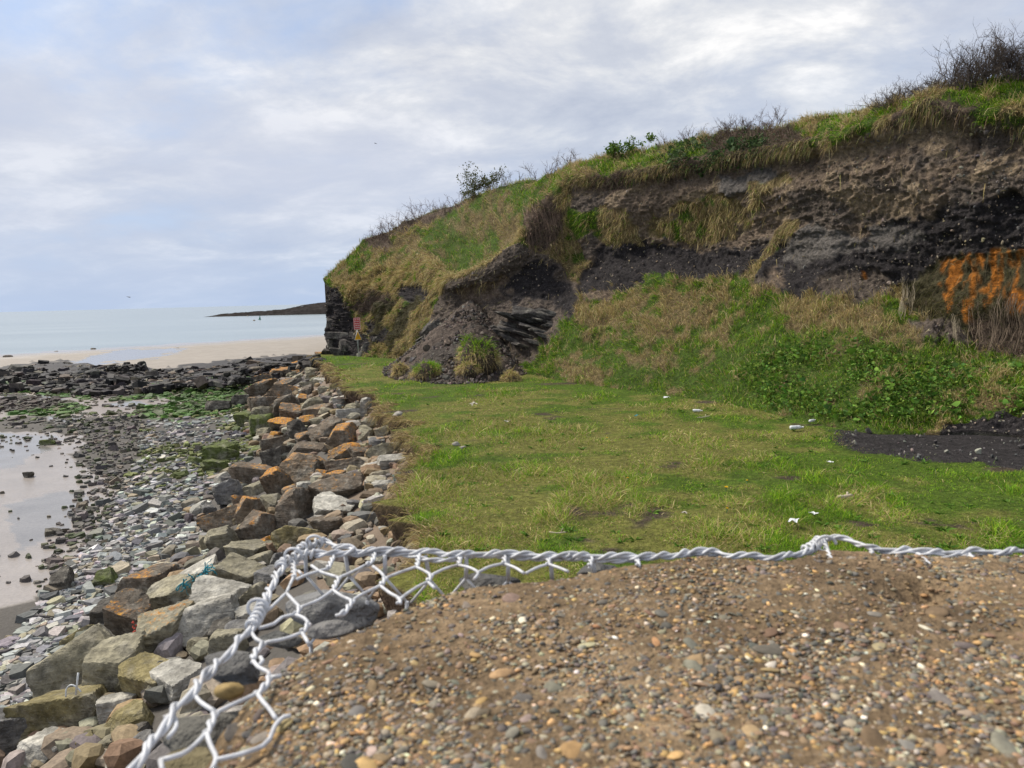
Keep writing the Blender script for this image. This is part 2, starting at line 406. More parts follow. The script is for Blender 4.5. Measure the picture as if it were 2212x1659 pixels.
def mat_gravel():
    k = NT('gravel_bed'); p = k.pos(); n1 = k.noise(p, 6, 5, 0.6); n2 = k.noise(p, 70, 5, 0.65); v = k.vor(p, 160)
    c = k.ramp(n1, [(0.3, (0.100, 0.069, 0.041)), (0.5, (0.165, 0.116, 0.068)), (0.72, (0.28, 0.20, 0.12))])
    c = k.mix(0.85, c, k.ramp(n2, [(0.3, 0.5), (0.7, 1.5)]), 'MULTIPLY')
    k.set('Base Color', c); k.set('Roughness', 0.92); k.b.inputs['Specular IOR Level'].default_value = 0.15
    q = k.bump(n2, 0.9, 0.012); k.bump(v, 0.5, 0.003, q)
    return k.m
M = dict(cliff=mat_cliff(), grass=mat_attr('grass_blade', 0.75, 0, 20, 0.2, 0.25), twig=mat_attr('twig', 0.9, 0, 20, 0.1), stone=mat_attr('loose_stone', 0.8, 0.3, 25.0, 0.3),
         pebble=mat_attr('pebble', 0.75, 0.25, 180.0, 0.3), stone_o=mat_objcol('loose_stone_single', 0.8, 25.0, 0.3, 0.3), pebble_o=mat_objcol('pebble_single', 0.75, 150.0, 0.25, 0.3),
         boulder=mat_boulder(), beach=mat_beach(), farrock=mat_attr('far_rock', 1.0, 0.4, 0.5, 0.0), sea=mat_sea(), wire=mat_wire(), gravel=mat_gravel(),
         weed=mat_attr('wet_seaweed', 0.65, 0.4, 6.0, 0.15), weed_o=mat_objcol('wet_seaweed_rock', 0.65, 6.0, 0.4, 0.15),
         red=mat_plain('sign_red', (0.55, 0.035, 0.05), 0.5), white=mat_plain('sign_white', (0.78, 0.77, 0.76), 0.5), yellow=mat_plain('sign_yellow', (0.80, 0.42, 0.02), 0.5),
         steel=mat_plain('galvanised_steel', (0.42, 0.44, 0.47), 0.5, 0.15, 20, 0.2), concrete=mat_plain('concrete', (0.30, 0.28, 0.23), 0.9, 0.3, 12),
         plastic=mat_plain('white_plastic', (0.56, 0.58, 0.58), 0.45, 0.25), blue=mat_plain('blue_rope', (0.03, 0.20, 0.25), 0.8, 0.5, 40), redrope=mat_plain('red_rope', (0.55, 0.10, 0.07), 0.8, 0.3, 60),
         wood=mat_plain('weathered_wood', (0.24, 0.19, 0.14), 0.9, 0.3, 15), driftwood=mat_plain('driftwood', (0.42, 0.36, 0.27), 0.85, 0.3, 25), flower=mat_plain('dandelion', (0.85, 0.55, 0.01), 0.6),
         green=mat_plain('green_buoy', (0.01, 0.13, 0.09), 0.5), bird=mat_plain('bird_feather', (0.10, 0.10, 0.11), 0.8), slate=mat_plain('slate_rock', (0.062, 0.060, 0.062), 0.85, 0.55, 5.0))

# ------------------------------------------------------------------ lie of the land
EDGE_PX = [(905, 1163), (878, 1120), (852, 1085), (884, 1040), (903, 1000), (884, 960), (872, 905), (822, 882), (800, 852), (742, 826), (714, 800), (702, 784)]
TOE_PX = [(40, 1640), (150, 1480), (290, 1290), (425, 1160), (425, 1100), (480, 1050), (555, 970), (522, 905), (545, 850), (640, 792), (690, 772)]
_e = px_z(*np.array(EDGE_PX, float).T, 0.0); _t = px_z(*np.array(TOE_PX, float).T, -2.0)
EY = np.concatenate([[-5, 4], np.maximum.accumulate(_e[:, 1] + np.arange(len(_e)) * 1e-3), [42.5, 60]])
EXv = np.concatenate([[-0.9, -0.9], _e[:, 0], [-11.4, -12.5]])
TY = np.concatenate([[-5, 2], np.maximum.accumulate(_t[:, 1] + np.arange(len(_t)) * 1e-3), [46, 60]])
TXv = np.concatenate([[-4.2, -4.4], _t[:, 0], [-15.5, -17]])
def edge_x(y): return np.interp(y, EY, EXv)
def toe_x(y): return np.interp(y, TY, TXv)
def beach_z(x, y):
    d = -0.737 * x + 0.676 * y
    return -2.0 - 0.5 * np.maximum((d - 18) / 95.6, 0)
def ground_z(x, y):
    x = np.asarray(x, float); y = np.asarray(y, float); E = edge_x(y); T = toe_x(y)
    u = np.clip((x - T) / (E - T), 0, 1)
    fade = 1 - smooth(45, 52, y)
    b = beach_z(x, y)
    return b + (1.62 * u * fade) * 1.0
def px_ground(x, y, zf=ground_z):
    d = ray(x, y); t = np.full(np.shape(d)[:-1], 2.0); done = np.zeros(t.shape, bool); lo = t.copy()
    for k in range(260):
        P = CAM + d * t[..., None]
        below = P[..., 2] < zf(P[..., 0], P[..., 1])
        done |= below
        lo = np.where(done, lo, t); t = np.where(done, t, t * 1.02 + 0.02)
    hi = t
    for k in range(18):
        m = (lo + hi) / 2; P = CAM + d * m[..., None]; b = P[..., 2] < zf(P[..., 0], P[..., 1])
        hi = np.where(b, m, hi); lo = np.where(b, lo, m)
    return CAM + d * hi[..., None]

# ---- sea
def build_sea():
    r = np.concatenate([[60], np.geomspace(70, 30000, 60)]); a = np.radians(np.linspace(-100, 70, 90))
    rr, aa = np.meshgrid(r, a, indexing='ij')
    V = xyz(rr * np.sin(aa), rr * np.cos(aa), -2.5).reshape(-1, 3)
    o = link('sea', make_mesh('sea', V, None, grid_faces(len(r), len(a))), M['sea']); tag(o, 'calm pale grey blue sea reaching the horizon', 'sea', kind='structure')
build_sea()

# ---- beach sheet (also the rubble slope under the boulders)
REEF = [(-900, 800), (0, 797), (60, 787), (130, 781), (240, 791), (330, 798), (430, 792), (520, 777), (620, 771), (700, 768), (705, 790), (640, 800), (560, 822), (500, 834), (420, 834), (300, 838), (190, 842), (60, 834), (-900, 845)]
ALGAE = [[(240, 850), (330, 832), (440, 822), (545, 815), (570, 850), (530, 885), (430, 872), (340, 862), (230, 868)], [(20, 884), (150, 868), (200, 880), (120, 902), (20, 895)],
         [(-60, 825), (60, 828), (210, 842), (200, 866), (60, 850), (-60, 838)], [(300, 880), (420, 868), (540, 870), (520, 920), (400, 912), (280, 900)]]
DARKWEED = [[(-300, 862), (0, 862), (70, 858), (165, 866), (100, 884), (0, 890), (-300, 900)], [(180, 840), (300, 836), (330, 850), (200, 862)]]
WETSAND = [(-700, 930), (0, 932), (110, 930), (175, 945), (150, 985), (250, 1035), (245, 1090), (205, 1180), (110, 1275), (0, 1315), (-700, 1500)]
POOL = [[(-500, 938), (0, 936), (135, 941), (95, 975), (30, 1008), (-500, 1060)], [(100, 902), (150, 899), (185, 906), (150, 914), (105, 912)], [(142, 788), (200, 766), (262, 755), (415, 752), (340, 771), (215, 787)],
        [(0, 845), (70, 850), (160, 856), (110, 864), (0, 862)], [(225, 872), (300, 866), (330, 874), (260, 882)], [(20, 1090), (120, 1060), (200, 1075), (130, 1150), (40, 1190)]]
def build_beach():
    r = np.geomspace(2.2, 420, 420); a = np.radians(np.linspace(-88, 6, 420)); rr, aa = np.meshgrid(r, a, indexing='ij')
    x = rr * np.sin(aa); y = rr * np.cos(aa); P2 = xyz(x, y)
    z = ground_z(x, y) + (fbm(P2 * 0.35, 4, 3) - 0.5) * 0.05 + (fbm(P2 * 2.2, 3, 5) - 0.5) * 0.03 * smooth(80, 30, rr)
    px, py = to_px(xyz(x, y, z)); jx = px + (fbm(P2 * 0.8, 3, 21) - .5) * 60 * smooth(120, 20, rr); jy = py + (fbm(P2 * 0.8, 3, 22) - .5) * 16
    front = y > 1.5
    reef = inpoly(jx, jy, REEF) & front
    z = z + np.where(reef, 0.02 + 0.45 * fbm(P2 * 0.28, 4, 31) ** 2 + 0.10 * fbm(P2 * 1.5, 3, 32), 0)
    col = np.empty(x.shape + (3,)); col[:] = (0.265, 0.237, 0.205)
    wet = np.full(x.shape, 0.12)
    near = inpoly(jx, jy, WETSAND) & front; col[near] = (0.25, 0.222, 0.20); wet[near] = 0.70
    rev = (x > toe_x(y) - 1.0) & (y < 50); shin = rev | ((jy > 880) & ~near & front & (y < 60)); col[shin] = (0.075, 0.068, 0.060); wet[shin] = 0.1
    soil = rev & ((x - toe_x(y)) / (edge_x(y) - toe_x(y)) > 0.72); col[soil] = (0.145, 0.108, 0.078)
    mid = (jy > 800) & (jy < 900) & ~reef & front & ~rev; col[mid] = (0.20, 0.165, 0.14); wet[mid] = 0.55
    col[reef] = (0.035, 0.032, 0.032); wet[reef] = 0.2
    for p in DARKWEED: m = inpoly(jx, jy, p) & front; col[m] = (0.05, 0.042, 0.038); wet[m] = .3
    for p in ALGAE: m = inpoly(jx, jy, p) & front & (fbm(P2 * 1.2, 3, 44) > 0.42); col[m] = (0.05, 0.10, 0.022); wet[m] = .3
    for p in POOL: m = inpoly(jx, jy, p) & front; col[m] = (0.19, 0.178, 0.165); wet[m] = 0.90
    # swash line close to the sea
    wl = smooth(-2.40, -2.49, z) * (rr > 70); wet = np.maximum(wet, wl * 0.85)
    V = xyz(x, y, z).reshape(-1, 3); me = make_mesh('beach', V, None, grid_faces(len(r), len(a))[:, ::-1], col.reshape(-1, 3))
    at = me.attributes.new('Wet', 'FLOAT', 'POINT'); at.data.foreach_set('value', wet.ravel().astype(np.float32))
    o = link('beach', me, M['beach']); tag(o, 'sand and rubble beach with wet pools below the boulders', 'beach', kind='structure'); return o
BEACH = build_beach()

# ---- far headland
def build_headland(name, pts, depth, Y0, amp, label):
    n = 160; t = np.linspace(0, 1, n); xs = np.interp(t, np.linspace(0, 1, len(pts)), [p[0] for p in pts]); ys = np.interp(t, np.linspace(0, 1, len(pts)), [p[1] for p in pts])
    crest = px_y(xs, ys, Y0); k = np.linspace(0, 1, 14); V = np.zeros((14, n, 3))
    for j, f in enumerate(k):
        s = math.sin(f * math.pi); V[j, :, 0] = crest[:, 0] * (1 + (f - .5) * 0.02); V[j, :, 1] = Y0 - depth / 2 + depth * f
        V[j, :, 2] = -3.2 + (crest[:, 2] + 3.2) * (s ** 0.6)
    nz = fbm(V * 0.12, 4, 77, 0.55, True); V[..., 2] += (nz - 0.55) * amp * np.minimum((V[..., 2] + 3.2) / 2, 1)
    c = np.tile(np.array([0.030, 0.027, 0.026]), (14 * n, 1)) * (0.6 + fbm(V.reshape(-1, 3) * 0.3, 3, 5)[:, None])
    o = link(name, make_mesh(name, V.reshape(-1, 3), None, grid_faces(14, n), c), M['farrock']); tag(o, label, 'headland', kind='structure')
build_headland('headland', [(470, 681), (500, 678), (540, 676), (580, 673), (620, 669), (650, 664), (690, 660), (720, 656), (800, 650)], 60, 420, 2.6, 'low dark rocky headland running out into the sea')
build_headland('far_headland', [(684, 656.4), (700, 653.6), (730, 651), (800, 648)], 500, 2600, 2.0, 'faint far headland on the horizon')

# ---- field
MUD = [(1785, 936), (1850, 924), (1930, 928), (2010, 924), (2212, 922), (2500, 935), (2500, 1040), (2212, 1018), (2100, 1008), (1950, 988), (1860, 972), (1815, 950)]
def field_z(x, y): return (fbm(xyz(x, y) * 0.30, 3, 8) - .5) * 0.10 + (fbm(xyz(x, y) * 1.1, 3, 9) - .5) * 0.05
def field_mix(P2):
    """share of straw, share of bare soil at field points"""
    a = fbm(P2 * 0.35, 4, 61); b = fbm(P2 * 1.6, 3, 62); c = fbm(P2 * 1.1, 4, 63)
    straw = smooth(0.46, 0.60, a * 0.55 + b * 0.45); bare = smooth(0.715, 0.76, c)
    return straw, bare
def build_field():
    ys = np.concatenate([np.linspace(1.2, 8, 30), np.geomspace(8.1, 48, 330)]); s = np.concatenate([np.linspace(0, 1.5, 40), np.linspace(1.55, 14, 170), np.linspace(14.3, 34, 50)])
    yy, ss = np.meshgrid(ys, s, indexing='ij'); E = edge_x(yy) + (fbm(xyz(yy * 2.2, 0 * yy), 3, 12) - .5) * 1.5 * smooth(3, 9, yy)
    x = E + ss; P2 = xyz(x, yy); z = field_z(x, yy) - 0.05 * np.exp(-ss * 3)
    px, py = to_px(xyz(x, yy, z)); jx = px + (fbm(P2 * 1.5, 4, 71, .6) - .5) * 160; jy = py + (fbm(P2 * 1.5, 4, 72, .6) - .5) * 50
    straw, bare = field_mix(P2); mud = inpoly(jx, jy, MUD)
    col = (1 - straw)[..., None] * np.array([0.080, 0.130, 0.015]) + straw[..., None] * np.array([0.165, 0.165, 0.040])
    col = col * (1 - bare)[..., None] + bare[..., None] * np.array([0.085, 0.065, 0.045])
    col[mud] = (0.040, 0.036, 0.037); z = z - np.where(mud, 0.03, 0)
    n = len(ys); skirt = []
    for dx, dz in ((0.30, -1.0), (0.14, -0.60), (0.02, -0.22), (-0.05, -0.05)):
        k = xyz(E[:, :1] + dx + (fbm(xyz(yy[:, :1] * 4, dz * 9), 3, 14) - .5) * 0.25, yy[:, :1], dz); skirt.append(k)
    sk = np.concatenate(skirt, 1); scol = np.tile(np.array([0.14, 0.10, 0.072]), (n, 4, 1)); scol[:, 3] = (0.16, 0.125, 0.065)
    V = np.concatenate([sk, xyz(x, yy, z)], 1); C = np.concatenate([scol, col], 1)
    o = link('field', make_mesh('field', V.reshape(-1, 3), None, grid_faces(n, V.shape[1])[:, ::-1], C.reshape(-1, 3)), M['cliff'])
    tag(o, 'flat grassy terrace between the boulders and the cliff', 'ground', kind='structure'); return o
FIELD = build_field()

# ---- cliff: seven control rows (picture row, distance) per column, from the foot up to the crest
CTRL = [(705, [(768, 44), (740, 44.2), (715, 44.3), (690, 44.4), (655, 44.6), (628, 45), (612, 46)]),
 (725, [(768, 43), (745, 43.3), (715, 43.6), (690, 43.8), (650, 44), (612, 44.8), (583, 46.6)]),
 (750, [(768, 42.3), (750, 42.6), (725, 43), (700, 43.3), (650, 43.7), (605, 44.8), (557, 47)]),
 (790, [(770, 40.8), (745, 41.5), (720, 42.2), (690, 42.8), (640, 43.5), (590, 44.9), (520, 48)]),
 (850, [(775, 39), (745, 39.8), (715, 40.5), (680, 41.2), (630, 42), (570, 43.5), (492, 47.5)]),
 (900, [(785, 36.5), (750, 37.2), (715, 37.8), (680, 38.5), (630, 39.5), (560, 41.5), (474, 46.5)]),
 (940, [(790, 34.5), (755, 35), (720, 35.5), (680, 36), (630, 36.8), (565, 38.5), (457, 45)]),
 (970, [(792, 33.2), (755, 33.7), (720, 34.2), (680, 34.8), (640, 35.2), (603, 35.0), (447, 44)]),
 (1050, [(795, 31.8), (760, 32.3), (720, 33), (680, 33.6), (630, 34.1), (573, 33.8), (416, 41)]),
 (1120, [(800, 29.8), (765, 30.4), (725, 31.1), (680, 31.8), (610, 32.9), (520, 33), (396, 38.5)]),
 (1180, [(812, 27.6), (775, 28.5), (735, 29.5), (680, 31), (600, 32.2), (450, 33.5), (381, 36.5)]),
 (1230, [(828, 25.8), (770, 27.3), (690, 29.2), (640, 31), (560, 32.8), (395, 33), (358, 35)]),
 (1320, [(845, 23.8), (760, 26), (690, 28), (635, 29.6), (545, 31.2), (385, 31), (336, 33)]),
 (1420, [(858, 22), (760, 24.5), (670, 26.5), (592, 28.0), (535, 29.8), (372, 29.2), (318, 31.2)]),
 (1500, [(868, 20.8), (770, 23.2), (670, 25.3), (600, 26.6), (540, 28.4), (357, 27.8), (300, 29.8)]),
 (1600, [(885, 19), (780, 21.2), (680, 23.4), (605, 24.9), (545, 26.6), (345, 26), (281, 27.6)]),
 (1700, [(905, 17.4), (800, 19.5), (700, 21.6), (625, 23.1), (540, 24.4), (325, 24), (274, 25.4)]),
 (1800, [(925, 16), (830, 17.7), (730, 19.8), (650, 21.4), (540, 22.6), (310, 22.3), (256, 23.6)]),
 (1900, [(938, 15.2), (850, 16.4), (760, 18.3), (650, 20.6), (560, 21.4), (282, 21.1), (232, 22.2)]),
 (2000, [(938, 15.0), (890, 15.6), (800, 17), (700, 19), (590, 20.2), (238, 20.0), (208, 21)]),
 (2100, [(930, 14.9), (890, 15.4), (820, 16.4), (755, 17.8), (560, 18.9), (265, 19.0), (188, 20)]),
 (2212, [(940, 14.4), (895, 14.9), (830, 15.6), (762, 16.8), (545, 18.0), (275, 18.2), (166, 19.4)]),
 (2400, [(965, 12.9), (915, 13.5), (850, 14), (775, 15), (550, 16.2), (265, 16.6), (140, 17.8)]),
 (2700, [(1005, 11.2), (950, 11.7), (880, 12.2), (800, 13), (560, 14), (250, 14.6), (90, 15.6)])]
ROWN = [26, 26, 28, 44, 104, 44]
CLS = dict(G=0, S=1, B=2, K=3, Y=4, O=5, T=6, L=7, D=8, M=9)
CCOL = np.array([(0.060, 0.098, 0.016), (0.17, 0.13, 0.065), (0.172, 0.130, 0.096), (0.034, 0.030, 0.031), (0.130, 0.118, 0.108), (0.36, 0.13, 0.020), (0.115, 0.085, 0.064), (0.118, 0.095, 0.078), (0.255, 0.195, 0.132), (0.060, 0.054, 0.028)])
PAINT = [  # (class, polygon in the photograph, ragged edge in pixels)
 ('B', [(1228, 398), (1450, 385), (1560, 352), (1650, 337), (1720, 324), (1800, 311), (1890, 286), (1960, 245), (2050, 228), (2100, 265), (2212, 275), (2800, 250), (2800, 560), (2212, 532), (2030, 552), (1960, 612), (1850, 642), (1700, 625), (1600, 605), (1420, 590), (1330, 634), (1250, 642), (1195, 560), (1215, 470)], 10),
 ('D', [(1740, 440), (1850, 395), (2000, 380), (2030, 420), (1900, 455), (1800, 480)], 26), ('D', [(1960, 250), (2050, 232), (2090, 290), (2020, 330), (1920, 310)], 26), ('D', [(1840, 455), (1960, 440), (1980, 470), (1880, 500)], 20), ('D', [(1230, 420), (1330, 425), (1330, 450), (1240, 445)], 16), ('D', [(2090, 350), (2212, 320), (2212, 360), (2100, 390)], 20),
 ('L', [(1700, 420), (1760, 400), (1860, 480), (1780, 490), (1690, 470)], 20), ('L', [(1880, 390), (1960, 395), (1960, 425), (1880, 420)], 20), ('L', [(2050, 400), (2212, 370), (2212, 440), (2050, 470)], 24),
 ('K', [(1236, 600), (1300, 530), (1385, 513), (1440, 532), (1520, 545), (1640, 525), (1705, 500), (1730, 560), (1650, 602), (1600, 606), (1500, 600), (1420, 592), (1380, 618), (1330, 636), (1248, 642)], 12),
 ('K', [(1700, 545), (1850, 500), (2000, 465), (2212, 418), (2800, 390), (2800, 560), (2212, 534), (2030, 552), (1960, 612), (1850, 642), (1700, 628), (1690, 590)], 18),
 ('Y', [(1695, 505), (1760, 480), (1850, 505), (1890, 535), (1790, 560), (1690, 585)], 20), ('Y', [(1560, 385), (1650, 360), (1700, 380), (1640, 430), (1560, 425)], 18), ('Y', [(1880, 490), (2000, 500), (1960, 540), (1870, 530)], 20),
 ('L', [(1760, 600), (1900, 590), (1940, 640), (1850, 650), (1760, 640)], 14),
 ('S', [(1462, 440), (1530, 420), (1600, 432), (1622, 470), (1590, 505), (1500, 528), (1452, 490)], 16), ('S', [(1290, 452), (1345, 450), (1380, 490), (1392, 528), (1340, 520), (1310, 538), (1285, 500)], 12), ('S', [(1395, 470), (1470, 465), (1480, 520), (1410, 515)], 16),
 ('S', [(1595, 606), (1640, 560), (1690, 478), (1718, 468), (1720, 482), (1690, 520), (1655, 575), (1625, 612)], 8), ('S', [(1620, 400), (1690, 370), (1700, 385), (1650, 430), (1625, 470)], 10),
 ('S', [(1130, 425), (1225, 415), (1235, 470), (1265, 560), (1240, 610), (1210, 590), (1160, 545), (1125, 510)], 14), ('T', [(1120, 440), (1200, 430), (1215, 480), (1180, 540), (1130, 510)], 18), ('G', [(1215, 440), (1290, 460), (1300, 500), (1240, 520)], 14),
 ('T', [(1240, 402), (1340, 372), (1450, 366), (1540, 300), (1600, 277), (1700, 274), (1760, 302), (1640, 345), (1560, 356), (1450, 392), (1300, 410)], 10), ('G', [(1250, 360), (1500, 305), (1540, 330), (1420, 362), (1300, 378)], 10),
 ('T', [(1880, 290), (1960, 235), (2060, 215), (2120, 240), (2080, 262), (1960, 252)], 8), ('G', [(2010, 210), (2080, 192), (2212, 168), (2600, 120), (2600, 200), (2212, 225), (2090, 235)], 10),
 ('S', [(712, 605), (740, 560), (790, 520), (900, 474), (925, 530), (962, 605), (930, 690), (870, 790), (790, 770), (790, 720), (750, 640)], 10), ('G', [(905, 500), (1000, 448), (1130, 396), (1215, 378), (1205, 420), (1130, 465), (1118, 518), (1050, 567), (970, 600), (940, 552), (900, 530)], 12), ('S', [(1000, 450), (1060, 430), (1080, 470), (1010, 500), (960, 490)], 22), ('S', [(1060, 470), (1120, 460), (1110, 510), (1060, 530)], 14),
 ('G', [(970, 601), (1050, 570), (1119, 516), (1112, 500), (1040, 545), (985, 560), (945, 560)], 4),
 ('T', [(780, 525), (850, 490), (960, 448), (1010, 432), (1000, 445), (900, 490), (850, 520), (830, 545)], 8),
 ('L', [(968, 607), (1050, 577), (1120, 523), (1165, 545), (1205, 562), (1252, 642), (1235, 700), (1185, 742), (1130, 795), (1100, 840), (845, 840), (865, 795), (905, 745), (930, 690)], 6),
 ('K', [(1090, 600), (1170, 560), (1215, 600), (1245, 645), (1230, 700), (1190, 640), (1110, 660)], 16), ('K', [(900, 770), (912, 715), (965, 685), (960, 730), (930, 770)], 8), ('B', [(990, 620), (1080, 600), (1100, 640), (1000, 660)], 16),
 ('K', [(690, 612), (722, 622), (745, 640), (765, 680), (790, 720), (800, 745), (780, 790), (690, 790)], 8), ('K', [(790, 690), (840, 690), (850, 730), (800, 745)], 10), ('K', [(850, 625), (905, 605), (940, 640), (885, 665)], 12), ('T', [(770, 640), (830, 620), (850, 660), (800, 690), (770, 670)], 20),
 ('M', [(860, 690), (900, 640), (915, 650), (880, 710), (840, 760), (830, 745)], 10), ('M', [(800, 660), (850, 640), (840, 700), (800, 720)], 14), ('G', [(740, 560), (790, 522), (800, 560), (750, 600)], 14),
 ('M', [(1958, 614), (2030, 553), (2212, 533), (2800, 545), (2800, 780), (2130, 762), (2060, 722), (1960, 672)], 8), ('L', [(1960, 690), (2060, 700), (2110, 750), (2000, 760)], 16), ('T', [(2100, 690), (2500, 680), (2500, 770), (2110, 765)], 12),
 ('STREAK', [(2022, 566), (2064, 556), (2100, 545), (2150, 536), (2212, 530), (2420, 525), (2420, 640), (2212, 680), (2130, 690), (2060, 700), (2035, 650)], 9), ('O', [(2026, 562), (2064, 556), (2066, 600), (2055, 640), (2066, 685), (2052, 690), (2040, 640), (2024, 600)], 7), ('O', [(2068, 560), (2100, 543), (2098, 600), (2086, 630), (2070, 620)], 8), ('O', [(2134, 540), (2158, 536), (2152, 590), (2160, 640), (2134, 672), (2122, 635), (2140, 600)], 7), ('O', [(2165, 540), (2205, 534), (2200, 575), (2180, 570)], 8), ('O', [(2178, 610), (2202, 600), (2196, 660), (2174, 672)], 8), ('O', [(2212, 534), (2300, 530), (2290, 570), (2225, 580)], 8), ('O', [(1864, 590), (1874, 590), (1873, 606), (1865, 606)], 2),
 ('G', [(1230, 690), (1330, 720), (1500, 745), (1680, 720), (1830, 745), (2000, 745), (2120, 770), (2800, 800), (2800, 1100), (2212, 945), (1900, 945), (1100, 850), (1130, 800)], 26),
 ('S', [(1240, 645), (1340, 640), (1420, 600), (1520, 605), (1560, 660), (1480, 720), (1330, 720), (1240, 690)], 20), ('G', [(1390, 596), (1450, 590), (1450, 620), (1390, 630)], 10), ('S', [(1350, 770), (1450, 760), (1440, 800), (1360, 800)], 18), ('S', [(1190, 790), (1290, 780), (1300, 830), (1200, 825)], 18),
 ('B', [(1258, 634), (1332, 632), (1320, 652), (1260, 655)], 5), ('S', [(1700, 650), (1900, 655), (1940, 720), (1760, 730)], 22),
 ('K', [(1990, 945), (2060, 905), (2212, 885), (2800, 880), (2800, 1010), (2212, 970)], 14)]
def build_cliff():
    cx = np.array([c[0] for c in CTRL], float); yv = np.array([[q[0] for q in c[1]] for c in CTRL]); dv = np.array([[q[1] for q in c[1]] for c in CTRL])
    xs = np.arange(705, 2700, 2.6); nc = len(xs)
    def sm(v):                                   # smooth the column interpolation a little
        k = np.hanning(15); k /= k.sum(); return np.convolve(np.pad(v, 7, mode='edge'), k, 'valid')
    ry = np.array([sm(np.interp(xs, cx, yv[:, j])) for j in range(7)]); rd = np.array([sm(np.interp(xs, cx, dv[:, j])) for j in range(7)])
    PY, PD, RI = [], [], []
    ext = lambda a: np.concatenate([[2 * a[0] - a[1]], a, [2 * a[-1] - a[-2]]])
    ey, ed = ext(ry), ext(rd)
    for i in range(6):
        for t in np.arange(ROWN[i]) / ROWN[i]:
            p = [(-t + 2 * t * t - t ** 3) / 2, (2 - 5 * t * t + 3 * t ** 3) / 2, (t + 4 * t * t - 3 * t ** 3) / 2, (-t * t + t ** 3) / 2]
            PY.append(sum(w * ey[i + j] for j, w in enumerate(p))); PD.append(sum(w * ed[i + j] for j, w in enumerate(p))); RI.append(i + t)
    PY.append(ry[6]); PD.append(rd[6]); RI.append(6.0)
    PY, PD, RI = np.array(PY), np.array(PD), np.array(RI); PX = np.tile(xs, (len(PY), 1)); nr = len(PY)
    W = px_y(PX, PY, PD)
    # class map
    Pn = xyz(PX / 30.0, PY / 30.0); Pn2 = xyz(PX / 9.0, PY / 9.0)
    jx0 = (fbm(Pn, 4, 101, 0.6) - .5) * 2 + (fbm(Pn2, 3, 103, 0.6) - .5); jy0 = (fbm(Pn, 4, 102, 0.6) - .5) * 2 + (fbm(Pn2, 3, 104, 0.6) - .5)
    cls = np.where(fbm(W * 0.9, 4, 111) > 0.49, CLS['S'], CLS['G'])
    fine = fbm(W * 2.1, 3, 113)
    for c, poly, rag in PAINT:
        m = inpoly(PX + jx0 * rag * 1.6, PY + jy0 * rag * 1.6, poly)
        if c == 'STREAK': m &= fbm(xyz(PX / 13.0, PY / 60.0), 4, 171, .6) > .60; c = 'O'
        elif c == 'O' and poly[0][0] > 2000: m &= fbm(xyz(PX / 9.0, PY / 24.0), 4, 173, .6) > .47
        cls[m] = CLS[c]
    grass_ = (cls == CLS['G']) | (cls == CLS['S'])
    flip = grass_ & (fine > 0.63); cls = np.where(flip, np.where(cls == CLS['G'], CLS['S'], CLS['G']), cls)
    earth = (cls == CLS['B']) | (cls == CLS['D']); TW = np.stack([W[..., 0] * .5 + W[..., 2] * .2, W[..., 1] * .5, W[..., 2] * 1.1 - W[..., 0] * .45], -1); e2 = fbm(TW, 5, 131, .6)
    cls = np.where(earth & (e2 > 0.60), CLS['D'], cls); cls = np.where(earth & (e2 < 0.40), CLS['L'], cls)
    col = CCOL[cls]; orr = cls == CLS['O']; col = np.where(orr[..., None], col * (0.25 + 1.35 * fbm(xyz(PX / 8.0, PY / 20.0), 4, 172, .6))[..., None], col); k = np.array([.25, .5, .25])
    for ax in (0, 1):
        col = sum(w * np.roll(col, s, ax) for w, s in zip(k, (-1, 0, 1)))
    # relief
    gu = np.gradient(W, axis=1); gv = np.gradient(W, axis=0); nrm = np.cross(gu, gv); nrm /= np.linalg.norm(nrm, axis=-1)[..., None] + 1e-9
    nrm *= np.sign((nrm * (CAM - W)).sum(-1))[..., None]
    wK = np.isin(cls, [3, 4]).astype(float); wE = np.isin(cls, [2, 7, 8, 9, 5]).astype(float); wG = np.isin(cls, [0, 1, 6]).astype(float)
    for _ in range(3):
        for ax in (0, 1):
            wK, wE, wG = [sum(w * np.roll(a, s, ax) for w, s in zip(k, (-1, 0, 1))) for a in (wK, wE, wG)]
    tilt = W @ np.array([0.35, 0.1, 0.93]); st = tilt * 2.6 + fbm(W * 0.7, 3, 141) * 2.0; strata = np.abs((st % 1.0) - 0.5) * 2
    d = wE * (0.55 * (fbm(W * 0.55, 4, 121) - .5) + 0.30 * (fbm(TW * 2.0, 4, 122, 0.6, True) - .6) + 0.14 * (fbm(W * 4, 3, 126, .6, True) - .6) + 0.09 * (fbm(W * 9, 2, 136, .6, True) - .6))
    d += wK * (0.6 * (fbm(W * 0.6, 4, 121) - .5) + 0.30 * (fbm(W * np.array([1.3, 1.3, 1.9]), 4, 124, 0.55, True) - .6) + 0.05 * (strata - .5) + 0.30 * smooth(850, 780, PX) * (fbm(W * np.array([1.5, 1.5, 3.0]), 4, 129, .65, True) - .6) + 0.14 * (fbm(W * 4, 3, 127, .6, True) - .6) + 0.08 * (fbm(W * 9, 2, 137, .6, True) - .6))
    d += wG * (0.45 * (fbm(W * 0.7, 4, 125) - .5) + 0.22 * (fbm(W * 2.4, 3, 128) - .5))
    # turf lip overhanging the bare face, and the hollow under it
    edge = np.exp(-((RI - 5.07) / 0.10) ** 2)[:, None] * smooth(940, 985, xs)[None] ; hollow = np.exp(-((RI - 4.84) / 0.13) ** 2)[:, None] * smooth(1150, 1260, xs)[None]
    ln = 0.3 + 1.4 * fbm(xyz(PX / 28.0, 0 * PX), 3, 151)
    d += edge * 0.16 * ln - hollow * 0.30 * ln
